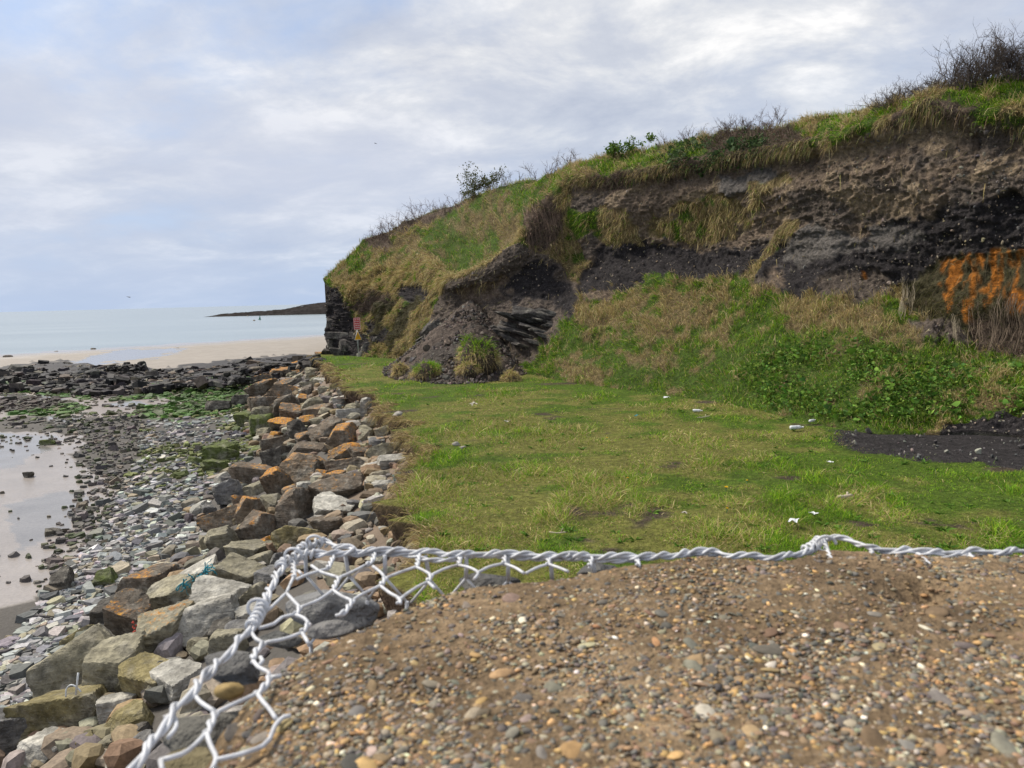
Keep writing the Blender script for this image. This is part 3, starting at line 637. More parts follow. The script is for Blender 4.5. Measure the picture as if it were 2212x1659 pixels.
    sc_ = inpoly(PX, PY, [(932, 548), (972, 594), (1050, 564), (1116, 514), (1112, 468), (1040, 468), (960, 500)]).astype(float)
    for _ in range(8):
        for ax in (0, 1): sc_ = sum(w * np.roll(sc_, s, ax) for w, s in zip(k, (-2, 0, 2)))
    d -= 0.75 * sc_
    d += 0.55 * smooth(985, 930, PX) * wG * (fbm(xyz((PX + PY * .8) / 26.0, (PY - PX * .6) / 90.0), 3, 161, .55, True) - .6)
    d *= smooth(0.0, 0.5, RI)[:, None]
    W = W + nrm * d[..., None]; W[0, :, 2] = np.minimum(W[0, :, 2], -0.12)
    # plateau behind the crest and the flank round the nose
    top = [W]; crest = W[-1]; ccol = [col]
    for dy, dz in ((0.7, 0.06), (2.0, 0.10), (6.0, 0.0), (16.0, -0.3), (45.0, -1.5)):
        q = crest.copy(); f = (q[:, 1] + dy) / q[:, 1]; q[:, 0] *= f; q[:, 1] += dy; q[:, 2] += dz; top.append(q[None]); ccol.append(np.tile(CCOL[1] * .8, (1, nc, 1)))
    G = np.concatenate(top, 0); C = np.concatenate(ccol, 0)
    flank = []; fc = []; c0 = G[:, 0]
    for dpx, dy in ((60, 16.0), (22, 8.0), (6, 3.0), (1.5, 1.0)):
        q = c0.copy(); q[:, 1] += dy; q[:, 0] = (705 + dpx - CX) / FPX * q[:, 1] * 1.0 + (c0[:, 0] - (705 - CX) / FPX * c0[:, 1]); flank.append(q[:, None]); fc.append(C[:, :1])
    G = np.concatenate(flank + [G], 1); C = np.concatenate(fc + [C], 1)
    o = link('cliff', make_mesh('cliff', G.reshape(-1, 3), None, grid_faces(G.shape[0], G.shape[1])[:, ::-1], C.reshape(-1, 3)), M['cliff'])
    tag(o, 'eroding cliff of brown earth over black shale with turf on top', 'cliff', kind='structure')
    return dict(o=o, W=W, cls=cls, n=nrm, xs=xs, PX=PX, PY=PY, RI=RI, nr=nr, nc=nc)
CL = build_cliff()
def cliff_at(px, py):                            # point of the cliff grid nearest to a pixel
    j = int(np.clip(round((px - 705) / 2.6), 0, CL['nc'] - 1)); i = int(np.argmin(np.abs(CL['PY'][:, j] - py))); return CL['W'][i, j], CL['n'][i, j]

# ---- slip of soil in front of the cliff
def slip_z(x, y):
    dx = x + 1.75; dy = y - 34.2
    r = np.sqrt((dx / np.where(dx < 0, 3.9, 2.9)) ** 2 + (dy / 7.9) ** 2)
    base = 3.0 * np.clip(1 - r, -0.08, 1) ** 1.0 if False else 3.0 * (1 - r)
    return base
def build_slip():
    x, y = np.meshgrid(np.linspace(-6.3, 1.9, 190), np.linspace(25.6, 35.5, 190)); P = xyz(x, y)
    z = slip_z(x, y); a = smooth(-0.3, 0.6, z); z = z + a * (0.5 * (fbm(P * 0.9, 4, 201) - .5) + 0.22 * (fbm(P * 3.2, 4, 202, .6, True) - .6)); z = np.maximum(z, -0.35)
    c = np.array([0.115, 0.090, 0.074]) * (0.65 + 0.7 * fbm(P * 2.0, 4, 203))[..., None]
    c = np.where((fbm(P * 0.8, 3, 204) > 0.6)[..., None], np.array([0.085, 0.072, 0.062]), c)
    o = link('soil_slip', make_mesh('soil_slip', xyz(x, y, z).reshape(-1, 3), None, grid_faces(190, 190), c.reshape(-1, 3)), M['cliff'])
    tag(o, 'fan of slipped dark soil at the foot of the cliff', 'soil heap', kind='structure'); return o
SLIP = build_slip()

# ------------------------------------------------------------------ boulders of the rock revetment, one by one
RCOL = dict(o=(0.150, 0.115, 0.080), b=(0.118, 0.094, 0.070), g=(0.22, 0.20, 0.14), w=(0.330, 0.315, 0.275), m=(0.085, 0.105, 0.030), y=(0.215, 0.180, 0.085), k=(0.135, 0.132, 0.128), d=(0.075, 0.068, 0.058))
_A = [(840,95,110,80,'b',.55),(640,145,90,50,'o',.85),(690,165,80,50,'b',.3),(600,205,200,64,'o',.6),(770,190,110,60,'g',.1),(760,232,90,70,'g',.05),(415,255,140,90,'b',.55),(490,268,120,56,'o',.6),(580,290,170,76,'b',.5),(665,252,80,60,'g',0),
 (395,345,180,140,'o',.55),(590,345,240,95,'o',.6),(765,290,140,60,'g',0),(735,335,80,80,'b',.2),(850,328,80,50,'g',0),(830,258,120,40,'w',0),(930,312,70,60,'y',.1),(990,340,60,60,'w',0),(900,362,60,60,'g',0),
 (425,445,160,150,'b',.35),(600,400,140,72,'o',.6),(600,450,200,125,'b',.35),(720,402,70,80,'o',.6),(820,420,180,85,'g',.4),(990,395,140,74,'w',0),(1060,472,150,84,'g',.05),(1160,432,80,90,'w',0),(430,535,140,140,'g',.05),(300,545,120,135,'m',0),
 (640,500,220,115,'b',.5),(840,478,210,95,'o',.4),(1070,522,260,74,'w',0),(570,572,230,85,'o',.85),(740,552,150,95,'o',.6),(660,628,160,115,'d',.05),(520,648,90,52,'o',.95),(430,640,140,92,'g',.05),(730,692,160,115,'b',.5),(880,642,210,155,'b',.35),
 (1000,672,230,190,'o',.65),(1170,640,130,112,'g',.05),(1280,630,100,84,'g',0),(1200,572,120,84,'g',.05),(1250,720,120,92,'k',0),(520,722,210,135,'b',.15),(740,772,240,115,'b',.25),(520,822,190,155,'d',.1),(1000,792,200,95,'o',.65),(1120,782,130,84,'b',.45),
 (1300,782,250,92,'g',0),(1350,842,230,95,'w',.05),(370,772,110,72,'m',0),(110,782,210,125,'m',0),(70,882,150,95,'m',.05),(690,912,260,215,'o',.55),(840,965,160,95,'o',.65),(1020,882,300,125,'b',.45),(950,962,150,105,'o',.6),(1160,932,100,84,'g',0),
 (370,952,260,155,'b',.4),(370,1042,170,105,'g',.05),(180,1092,180,165,'k',0),(520,1022,160,225,'o',.65),(980,1062,380,175,'b',.3),(1280,1022,170,84,'w',0),(1230,1082,110,62,'b',.05),(620,1062,110,84,'o',.4),(720,1062,110,145,'w',.05),(300,1162,170,155,'b',.55),
 (330,1232,180,225,'o',.65),(480,1152,170,105,'g',.2),(650,1202,230,275,'b',.5),(940,1192,280,165,'w',.05),(890,1302,220,155,'b',.25),(130,1272,260,165,'o',.55),(400,1332,280,225,'b',.5),(130,1442,220,205,'g',.2),(430,1452,140,105,'o',1.0),(300,1522,280,185,'g',.12),
 (620,1422,260,185,'y',0),(950,1382,90,62,'g',0),(1010,1412,90,72,'k',0),(390,1572,190,135,'g',.05),(550,1542,130,105,'k',0),(240,1622,200,105,'w',.05),(30,1202,80,105,'k',0)]
_B = [(900,552,290,205,'b',.42),(1080,612,330,185,'g',.15),(1240,482,220,135,'w',0),(1470,492,280,175,'g',.02),(1390,642,330,195,'w',0),(1310,772,300,225,'w',.05),(1130,742,130,135,'w',0),(680,762,220,255,'d',.1),(790,802,230,275,'b',.4),(1010,882,290,325,'g',.42),
 (490,882,150,145,'y',.2),(380,532,120,115,'d',0),(500,1092,420,365,'g',.03),(720,1102,330,345,'g',0),(960,1132,400,235,'y',0),(1100,1172,280,185,'w',.05),(960,1232,90,175,'g',0),(380,1362,440,305,'y',.1),(300,1572,360,185,'w',0),(80,1470,250,380,'k',0),
 (720,1312,220,135,'w',0),(810,1402,270,155,'y',0),(790,1502,180,125,'d',0),(620,1492,130,95,'w',0),(680,1552,160,115,'g',0),(530,1542,120,155,'y',.05),(870,1542,200,125,'k',0),(1370,842,150,135,'d',0),(1230,922,160,95,'g',0),(1400,952,180,205,'g',0),(1530,732,160,135,'w',0),
 (1650,502,120,135,'k',0),(780,1602,250,115,'w',0),(640,512,170,95,'m',0),(1560,640,140,150,'g',0),(1480,860,150,120,'k',0)]
_C = [(1780, 1380, 150, 110, 'g', 0), (1500, 1080, 1, 1, 'g', 0)]
BOULD = [(442 + .3 * a, 746.5 + .3 * b, .3 * w, .3 * h, c, l) for a, b, w, h, c, l in _A] + [(.35 * a, 1078.4 + .35 * b, .35 * w, .35 * h, c, l) for a, b, w, h, c, l in _B]
# loose boulders out on the shingle and by the sand
BOULD += [(478, 985, 62, 36, 'm', 0), (455, 1012, 46, 28, 'm', 0), (420, 998, 30, 18, 'm', 0), (560, 925, 52, 44, 'm', 0), (470, 880, 46, 30, 'd', 0), (520, 868, 40, 26, 'd', 0), (103, 958, 28, 14, 'm', 0), (117, 1150, 36, 14, 'd', 0), (60, 1028, 20, 14, 'd', 0)]
ORD = 'first second third fourth fifth sixth seventh eighth ninth tenth eleventh twelfth thirteenth fourteenth fifteenth sixteenth seventeenth eighteenth nineteenth twentieth'.split()
def ordinal(n):
    t = {2: 'twenty', 3: 'thirty', 4: 'forty', 5: 'fifty', 6: 'sixty'}
    if n <= 20: return ORD[n - 1]
    return (t[n // 10][:-1] + 'ieth') if n % 10 == 0 else t[n // 10] + '-' + ORD[n % 10 - 1]
CNAME = dict(o='brown', b='dark brown', g='grey green', w='pale grey', m='mossy green', y='yellowish grey', k='slate grey', d='blackish brown')
def build_boulders():
    rec = []
    for i, (x, y, w, h, c, l) in enumerate(BOULD):
        P = px_ground(np.array([x]), np.array([y + 0.22 * h]))[0]; dist = (P - CAM) @ _F
        sx = 0.56 * w * dist / FPX; vh = 0.58 * h * dist / FPX
        ratio = h / w; sy = max(0.55 * sx, min(1.1 * sx, vh * 1.2)); sz = max(0.40 * sx, min(vh, 1.15 * sx))
        if ratio > 1.1: sz = min(vh, 1.5 * sx)
        r = np.random.default_rng(500 + i); near = w * 1.0
        sub = 5 if near > 75 else (4 if near > 38 else 3)
        V, T = rock_shape(sub, 900 + i, r.integers(5, 9), (0.62, 0.92), 0.050, False, True)
        yaw = r.uniform(-0.5, 0.5); Rm = euler_mats(np.array([[r.uniform(-.35, .35), r.uniform(-.40, .15) if ratio > .55 else r.uniform(-.25, .06), yaw]]))[0]
        V = (V * np.array([sx, sy, sz]) * 1.38) @ Rm.T
        o = link('boulder', make_mesh('boulder', V, T), M['boulder']); me = o.data
        try: me.set_sharp_from_angle(angle=math.radians(28))
        except Exception: pass
        o.location = P + np.array([0, 0.25 * sy, sz * 0.42]); col = np.array(RCOL[c]) * r.uniform(0.88, 1.12)
        o.color = (*col, l); u = (P[0] - toe_x(P[1])) / (edge_x(P[1]) - toe_x(P[1]))
        rec.append((o, P[1], u, c, l, w * dist / FPX))
    beach_ = [q for q in rec if q[2] < -0.12]; rows = [[q for q in rec if -0.12 <= q[2] < 0.33], [q for q in rec if 0.33 <= q[2] < 0.62], [q for q in rec if q[2] >= 0.62]]
    def look(c, l, s):
        a = 'orange lichened ' if l > .5 else ('lichen flecked ' if l > .25 else '')
        return ('big ' if s > 1.25 else ('small ' if s < 0.6 else '')) + a + CNAME[c]
    for rn, row in zip(('seaward', 'middle', 'grass-side'), rows):
        row.sort(key=lambda q: -q[1])
        for k, (o, Y, u, c, l, s) in enumerate(row):
            tag(o, '%s boulder, %s from the red sign in the %s row' % (look(c, l, s), ordinal(k + 1), rn), 'boulder', 'boulders piled between beach and grass')
    beach_.sort(key=lambda q: -q[1])
    for k, (o, Y, u, c, l, s) in enumerate(beach_):
        tag(o, '%s boulder lying loose on the beach, %s farthest from the gabion' % (look(c, l, s), ordinal(k + 1)), 'boulder', 'loose boulders on the beach')
    return rec
REC = build_boulders()

# ------------------------------------------------------------------ loose stones: infill, shingle, reef
SLABS = [slab_shape(40 + k, 5 + k % 3) for k in range(10)]
CHUNKS = [rock_shape(2, 60 + k, 4, (0.6, 0.95), 0.03, False, True) for k in range(8)]
def stones(name, parent, pos, size, col, flat, shapes, label, cat, n_single, mat_s, mat_j, aspect=(0.6, 1.0)):
    n = len(pos); size = np.asarray(size); order = np.argsort(-size / np.linalg.norm(pos - CAM, axis=1)); pos, size, col = pos[order], size[order], col[order]
    rot = np.stack([RNG.normal(0, .16, n), RNG.normal(0, .16, n), RNG.uniform(0, 6.28, n)], 1)
    scl = np.stack([size * 0.5, size * 0.5 * RNG.uniform(*aspect, n), size * 0.5 * flat * RNG.uniform(0.7, 1.3, n)], 1); pos = pos.copy(); pos[:, 2] += scl[:, 2] * 0.45
    k = n_single
    if k: scatter_objs(name, shapes, pos[:k], rot[:k], scl[:k], col[:k], mat_s, parent)
    if n > k:
        o = link(name + '_bed' if k else name, scatter_mesh(name + '_bed', shapes, pos[k:], rot[k:], scl[k:], col[k:]), mat_j, parent)
        o['kind'] = 'stuff'
        if parent is None: tag(o, label, cat)
def px_scatter(n, poly, keep=None):
    xs = [p[0] for p in poly]; ys = [p[1] for p in poly]; X, Y = [], []; tot = 0
    while tot < n:
        x = RNG.uniform(min(xs), max(xs), n * 2); y = RNG.uniform(min(ys), max(ys), n * 2); m = inpoly(x, y, poly)
        if keep is not None: m &= RNG.random(n * 2) < keep(x, y)
        X.append(x[m]); Y.append(y[m]); tot += m.sum()
    return np.concatenate(X)[:n], np.concatenate(Y)[:n]
def build_stones():
    GREY = [(0.215, 0.215, 0.21), (0.145, 0.146, 0.146), (0.31, 0.305, 0.29), (0.235, 0.21, 0.155), (0.44, 0.425, 0.39), (0.09, 0.088, 0.086)]
    # infill between boulders
    y = np.exp(RNG.uniform(math.log(3.0), math.log(44), 1500)); u = np.where(RNG.random(1500) < .35, RNG.uniform(.8, 1.03, 1500), RNG.uniform(-0.05, 1.0, 1500)); x = toe_x(y) + u * (edge_x(y) - toe_x(y))
    pos = xyz(x, y, ground_z(x, y)); size = RNG.uniform(0.16, 0.66, 1500) * np.where(u > .86, .50, 1)
    stones('stone', BEACH, pos, size, pal(1500, [(0.23, 0.205, 0.15), (0.17, 0.13, 0.085), (0.30, 0.28, 0.24), (0.11, 0.10, 0.09), (0.20, 0.14, 0.08)], [4, 3, 2, 2, 2], .2), 0.65, CHUNKS, '', '', 300, M['stone_o'], M['stone'])
    # shingle between boulders and sand
    SH = [(-250, 1640), (-60, 1480), (70, 1330), (115, 1250), (215, 1160), (250, 1075), (300, 985), (300, 915), (420, 895), (520, 885), (545, 905), (560, 960), (520, 1020), (460, 1070), (440, 1120), (455, 1200), (330, 1290), (200, 1460), (130, 1640)]
    px, py = px_scatter(7200, SH); P = px_ground(px, py); n = len(P); size = np.exp(RNG.normal(math.log(0.15), 0.42, n)); size = np.clip(size * (0.75 + P[:, 1] / 42), 0.06, 0.55)
    col = pal(n, GREY, [5, 4, 3, 3, 1.6, 2.5], .2); gn = fbm(P * 0.5, 3, 301)
    g = (RNG.random(n) < smooth(1120, 930, py) * smooth(0.42, 0.60, gn) * 0.9); col[g] = pal(g.sum(), [(0.10, 0.115, 0.035), (0.15, 0.16, 0.06), (0.07, 0.085, 0.03)], [3, 2, 2], .2)
    SHG = link('shingle', make_mesh('shingle', *slab_shape(3)), M['stone']); SHG.location = px_ground(np.array([330.0]), np.array([1200.0]))[0]; SHG.scale = (.12, .1, .05); SHG['kind'] = 'structure'
    tag(SHG, 'bank of flat grey shingle at the foot of the boulders', 'shingle')
    me = SHG.data; a = me.color_attributes.new('Col', 'FLOAT_COLOR', 'POINT'); a.data.foreach_set('color', np.tile([.15, .15, .15, 1], len(me.vertices)).astype(np.float32))
    inv = SHG.matrix_world
    SHG.location = (0, 0, 0); SHG.scale = (1, 1, 1); c = px_ground(np.array([330.0]), np.array([1200.0]))[0]
    v = np.array([q.co[:] for q in me.vertices]) * np.array([.12, .1, .05]) + c; me.vertices.foreach_set('co', v.astype(np.float32).ravel())
    stones('stone', SHG, P, size, col, 0.38, SLABS + CHUNKS[:3], '', '', 300, M['stone_o'], M['stone'])
    # scattered stones on the wet sand and weedy flat
    F1 = [(-300, 930), (60, 905), (300, 890), (330, 960), (260, 1070), (220, 1170), (110, 1270), (0, 1330), (-300, 1500)]
    px, py = px_scatter(1500, F1, lambda x, y: np.clip(0.008 + 0.45 * smooth(-130, 0, (x - 255) + (y - 1040) * 0.35 * np.sign(y - 1040)) + 0.7 * smooth(1000, 900, y) * smooth(-100, 220, x), 0, 1))
    P = px_ground(px, py); n = len(P); size = np.clip(np.exp(RNG.normal(math.log(0.14), 0.45, n)), .05, .5)
    stones('beach_stone', None, P, size, pal(n, [(0.075, 0.07, 0.065), (0.12, 0.11, 0.10), (0.16, 0.14, 0.11), (0.06, 0.07, 0.035)], [4, 3, 2, 2], .2), 0.45, SLABS, 'small dark stones strewn over the wet sand', 'stones', 0, None, M['stone'])
    F2 = [(-300, 850), (0, 848), (300, 842), (540, 815), (575, 850), (545, 885), (420, 900), (300, 905), (120, 925), (-300, 930)]
    px, py = px_scatter(3200, F2, lambda x, y: 0.15 + 0.85 * (sum(inpoly(x, y, p) for p in ALGAE + DARKWEED) > 0)); P = px_ground(px, py); n = len(P); size = np.clip(np.exp(RNG.normal(math.log(0.32), 0.4, n)), .1, .9)
    al = sum(inpoly(px, py, p) for p in ALGAE) > 0; col = pal(n, [(0.10, 0.095, 0.075), (0.07, 0.085, 0.03), (0.06, 0.055, 0.05), (0.18, 0.165, 0.14)], [3, 3, 2, 1], .2); col[al] = pal(al.sum(), [(0.055, 0.115, 0.022), (0.075, 0.14, 0.03), (0.05, 0.08, 0.025), (0.09, 0.09, 0.05)], [4, 2, 3, 2], .2)
    dk = sum(inpoly(px, py, p) for p in DARKWEED) > 0; col[dk] = pal(dk.sum(), [(0.05, 0.04, 0.035), (0.08, 0.07, 0.05)], [3, 1], .2)
    stones('weedy_stone', None, P, size, col, 0.30, SLABS + CHUNKS, 'flat stones coated in green and brown seaweed on the flat', 'seaweed', 0, None, M['weed'])
    # the dark reef
    RP = [(-250, 805), (0, 797), (60, 785), (130, 779), (240, 789), (330, 796), (430, 791), (520, 776), (620, 770), (690, 768), (690, 790), (640, 800), (560, 822), (500, 836), (420, 838), (300, 842), (190, 846), (60, 838), (-250, 845)]
    px, py = px_scatter(4200, RP); zf = lambda x, y: ground_z(x, y) + 0.3; P = px_ground(px, py, zf); n = len(P)
    hum = 0.55 * smooth(.45, .75, fbm(P * 0.16, 3, 401)); size = np.clip(np.exp(RNG.normal(math.log(0.46), 0.45, n)), .15, 1.5); P[:, 2] += hum - 0.30
    col = pal(n, [(0.022, 0.020, 0.020), (0.035, 0.032, 0.030), (0.12, 0.100, 0.075), (0.07, 0.064, 0.058)], [6, 4, 1.8, 1.5], .25)
    RF = link('reef', None); RF = None
    return P, size, col
_rp, _rs, _rc = build_stones()
for o in [o for o in bpy.data.objects if o.name == 'reef' and o.data is None]: bpy.data.objects.remove(o)
def build_reef():
    x, y = np.meshgrid(np.linspace(-70, -12, 60), np.linspace(45, 72, 40)); z = ground_z(x, y) - 0.12 + 0.1 * fbm(xyz(x, y) * .5, 3, 4)
    c = np.tile(np.array([0.045, 0.042, 0.042]), (x.size, 1))
    o = link('reef', make_mesh('reef', xyz(x, y, z).reshape(-1, 3), None, grid_faces(40, 60), c), M['weed']); tag(o, 'dark seaweed covered reef of broken rock across the beach', 'reef', kind='structure')
    stones('rock', o, _rp, _rs, _rc, 0.50, CHUNKS + SLABS[:6], '', '', 300, M['weed_o'], M['weed'])
build_reef()
for i, (x, y, w, lab) in enumerate([(17, 769, 18, 'dark boulder alone on the sand at the left edge of the beach'), (202, 752, 11, 'brown boulder standing at the edge of the far sand pool'), (121, 757, 9, 'low dark rock at the waterline left of the sand pool'), (383, 750, 8, 'thin low rock lying on the far sand bar')]):
    P = px_ground(np.array([x * 1.0]), np.array([y + 2.0]))[0]; s = w / FPX * P[1] * .5; V, T = rock_shape(3, 33 + i, 10, (.65, .95), .08)
    o = link('sand_rock', make_mesh('sand_rock', V * np.array([s, s * .8, s * (.55 if i < 2 else .25)]), T), M['boulder']); o.location = P; o.color = (0.11, 0.09, 0.07, 0.0); tag(o, lab, 'rock')

# ------------------------------------------------------------------ gabion in the foreground
ZT = 2.64                                       # top of the basket, 0.36 m under the lens
R8 = lambda p: (497.7 + .35 * p[0], 1106 + .35 * p[1])
R2 = lambda p: (.35 * p[0], 1078.4 + .35 * p[1])
R9 = lambda p: (1216.6 + .45 * p[0], 1106 + .45 * p[1])
R4 = lambda p: (553 + .125 * p[0], 1133.7 + .125 * p[1])
def wz(pts, z=ZT): a = np.array(pts, float); return px_z(a[:, 0], a[:, 1], np.broadcast_to(np.asarray(z, float), (len(a),)))
def resample(P, step):
    P = np.asarray(P, float)
    # Catmull-Rom through the points
    Q = np.concatenate([[2 * P[0] - P[1]], P, [2 * P[-1] - P[-2]]]); out = []
    for i in range(1, len(Q) - 2):
        n = max(1, int(np.linalg.norm(Q[i + 1] - Q[i]) / step))
        for t in np.arange(n) / n:
            out.append(((-t + 2 * t * t - t ** 3) * Q[i - 1] + (2 - 5 * t * t + 3 * t ** 3) * Q[i] + (t + 4 * t * t - 3 * t ** 3) * Q[i + 1] + (-t * t + t ** 3) * Q[i + 2]) / 2)
    out.append(P[-1]); return np.array(out)
WR = 0.0021
def helix(P, r, pitch, phase=0.0, wob=0.0):
    P = np.asarray(P); t = np.gradient(P, axis=0); t /= np.linalg.norm(t, axis=1)[:, None]; s = np.concatenate([[0], np.cumsum(np.linalg.norm(np.diff(P, axis=0), axis=1))])
    up = np.array([0, 0, 1.0]); b = np.cross(t, up); b /= np.linalg.norm(b, axis=1)[:, None] + 1e-9; c = np.cross(b, t)
    a = 2 * math.pi * s / pitch + phase + wob * np.sin(s * 37 + phase)
    return P + r * (np.cos(a)[:, None] * b + np.sin(a)[:, None] * c)
def build_gabion():
    corner = px_z(np.array(660.0), np.array(1190.0), ZT)
    g = empty('gabion', (float(corner[0]), float(corner[1]), 0.0)); g0 = np.array([corner[0], corner[1], 0])
    tag(g, 'wire mesh gabion filled with stone and gravel in the foreground', 'gabion')
    def part(name, mb, mat, sm=True): o = link(name, mb.mesh(name, sm), mat, g); o.location = -g0; return o
    left = [R2(p) for p in [(640, 1830), (800, 1665), (900, 1560), (965, 1475), (1030, 1360), (1160, 1215), (1250, 1110), (1350, 1010), (1450, 900), (1540, 800), (1592, 720), (1622, 650), (1655, 580), (1695, 490), (1740, 415)]] + [R4(p) for p in [(420, 680), (620, 590), (800, 520), (1010, 500), (1200, 510), (1380, 500), (1560, 470), (1700, 440)]]
    far = [R4(p) for p in [(720, 470), (830, 380), (960, 335), (1080, 310), (1180, 300), (1330, 340), (1460, 390), (1600, 400), (1750, 450), (1950, 450)]] + [R8(p) for p in [(890, 240), (1000, 240), (1130, 242), (1300, 255), (1420, 262), (1560, 256), (1690, 258), (1800, 264), (1960, 270), (2100, 273)]] + [R9(p) for p in [(0, 208), (150, 211), (350, 214), (500, 209), (640, 190), (740, 194), (800, 207), (1000, 216), (1100, 207), (1200, 166), (1245, 126), (1320, 128), (1430, 152), (1480, 176), (1650, 183), (1800, 196), (1950, 188), (2100, 192), (2260, 186), (2700, 190)]]
    L = resample(wz(left), 0.004); Fz = np.full(len(far), ZT); F = resample(wz(far), 0.004)
    mb = MB(); mb.tube(L, WR * 1.15, 8); mb.tube(F, WR * 1.15, 8); part('selvedge_wire', mb, M['wire'])
    mb = MB()
    for P, ph in ((L, 0), (L, 2.4), (F, 0.5), (F, 3.3)):
        mb.tube(helix(P, WR * 2.1, 0.047 if ph < 2 else 0.061, ph, 0.8), WR, 7)
    part('lacing_wire', mb, M['wire'])
    mb = MB()                                   # second cable of the lid, a little lower, along the far edge
    low = [R8(p) for p in [(640, 250), (740, 262), (860, 262), (1000, 262), (1100, 268), (1190, 290), (1280, 298), (1380, 292), (1480, 270), (1640, 274), (1800, 286), (2000, 290), (2210, 288)]] + [R9(p) for p in [(100, 228), (260, 236), (400, 222), (600, 205), (800, 212)]]
    D = resample(wz(low, ZT - 0.006), 0.004); mb.tube(helix(D, WR * 0.95, 0.05, 0), WR, 7); mb.tube(helix(D, WR * 0.95, 0.05, math.pi), WR, 7)
    ext = [R9(p) for p in [(1480, 180), (1600, 196), (1720, 205), (1860, 214), (1980, 196), (2150, 200)]]; D = resample(wz(ext, ZT - 0.003), 0.004); mb.tube(helix(D, WR * 1.4, 0.06, 0), WR, 7); mb.tube(helix(D, WR * 1.4, 0.06, 3), WR, 7)
    part('edge_cable', mb, M['wire'])
    # knots where the basket is tied
    for c, ax, n in ((R2((1590, 700)), 9, 6), (R4((640, 600)), 9, 6), (R4((1010, 370)), 6, 4), (R9((1265, 170)), 8, 5)):
        mb = MB(); q = px_z(np.array(c[0]), np.array(c[1]), ZT); i = int(np.argmin(np.linalg.norm(L - q, axis=1))); base = L
        if c[0] > 660: i = int(np.argmin(np.linalg.norm(F - q, axis=1))); base = F
        seg = base[max(0, i - ax):i + ax]; s = np.linspace(0, len(seg) - 1, 150); SP = np.stack([np.interp(s, np.arange(len(seg)), seg[:, k]) for k in range(3)], 1)
        mb.tube(helix(SP, WR * 3.0, np.linalg.norm(seg[-1] - seg[0]) / n, 0.3, 0.5), WR, 7)
        loop = []
        for a in np.linspace(0, 5.2, 26): loop.append(q + np.array([0.013 * math.cos(a), 0.005 * math.sin(a * .5), 0.004 + 0.011 * math.sin(a)]))
        mb.tube(loop, WR, 7); part('tie_knot', mb, M['wire'])
    # lid netting traced cell by cell: plain wires and twisted pairs
    a = R8; b = R2
    plain = [[a((390, 400)), a((345, 500))], [a((345, 500)), a((430, 590))], [a((345, 500)), a((240, 600)), a((205, 625))], [a((430, 590)), a((540, 545)), a((630, 485))], [a((400, 632)), a((320, 650)), a((270, 690)), a((175, 718))], [a((400, 632)), a((455, 655)), a((484, 690))],
        [a((440, 742)), a((470, 790)), a((482, 812))], [a((440, 745)), a((340, 782)), a((212, 806))], [a((130, 745)), a((160, 785)), a((210, 808))], [a((140, 915)), a((170, 955)), a((235, 990)), a((245, 1015))], [a((165, 1120)), a((80, 1160)), b((1420, 1275)), b((1330, 1322))], [a((165, 1120)), a((200, 1170)), a((240, 1215)), a((282, 1278))],
        [b((1190, 1190)), b((1235, 1250)), b((1330, 1312))], [b((1275, 1445)), b((1300, 1520)), b((1335, 1600)), b((1300, 1680))], [b((1275, 1440)), b((1200, 1520)), b((1120, 1575)), b((985, 1612))], [b((1330, 1610)), b((1480, 1575)), b((1620, 1525)), b((1665, 1480)), b((1700, 1395)), b((1750, 1345)), b((1795, 1335))], [b((990, 1610)), b((1005, 1680))], [b((1010, 1350)), b((1060, 1330)), b((1090, 1400)), b((1040, 1470))],
        [a((500, 330)), a((560, 370)), a((640, 395)), a((670, 405))], [a((670, 405)), a((740, 375)), a((830, 330))], [a((630, 480)), a((690, 520)), a((755, 548))], [a((755, 548)), a((800, 515)), a((925, 455))], [a((880, 335)), a((925, 370)), a((955, 405))], [a((925, 455)), a((985, 500)), a((1042, 530))], [a((1042, 548)), a((1075, 515)), a((1150, 465)), a((1215, 432))], [a((1150, 340)), a((1195, 362)), a((1240, 388))],
        [a((955, 410)), a((1040, 375)), a((1150, 337))], [a((1215, 428)), a((1262, 470))], [a((1240, 390)), a((1320, 352)), a((1410, 325))], [a((1410, 328)), a((1480, 345)), a((1530, 375)), a((1505, 415))], [a((1530, 372)), a((1600, 338)), a((1688, 318))], [a((1690, 318)), a((1760, 345)), a((1812, 378))], [a((1825, 378)), a((1890, 345)), a((1962, 322))], [a((1962, 322)), a((2030, 345)), a((2085, 368))], [a((410, 415)), a((480, 385)), a((600, 350))], [a((385, 400)), a((410, 360)), a((440, 385))],
        [a((185, 895)), a((200, 920)), a((180, 945))], [a((245, 1020)), a((315, 1012))]]
    twist = [[a((385, 300)), a((392, 405))], [a((430, 588)), a((400, 634))], [a((484, 690)), a((438, 745))], [a((210, 806)), a((150, 870)), a((140, 918))], [a((245, 1015)), a((215, 1070)), a((163, 1122))], [b((1330, 1316)), b((1275, 1445))], [a((670, 402)), a((632, 482))], [a((755, 546)), a((705, 615)), a((660, 640))], [a((890, 245)), a((875, 300)), a((832, 332))], [a((955, 408)), a((925, 456))], [a((1165, 250)), a((1150, 340))], [a((1240, 388)), a((1215, 432))],
        [a((1420, 262)), a((1408, 328))], [a((1692, 262)), a((1688, 320))], [a((1966, 270)), a((1960, 324))], [a((640, 265)), a((600, 350))], [a((1042, 530)), a((1040, 565))], [R9((140, 215)), R9((125, 262))], [R9((352, 215)), R9((360, 258))], [R9((1250, 140)), R9((1282, 228))], [R9((1470, 178)), R9((1485, 205))], [R9((1700, 200)), R9((1755, 255))], [R9((1930, 195)), R9((1970, 225))]]
    for seg in plain:
        mb = MB(); mb.tube(resample(wz(seg, ZT - 0.003), 0.006), WR, 7); part('mesh_wire', mb, M['wire'])
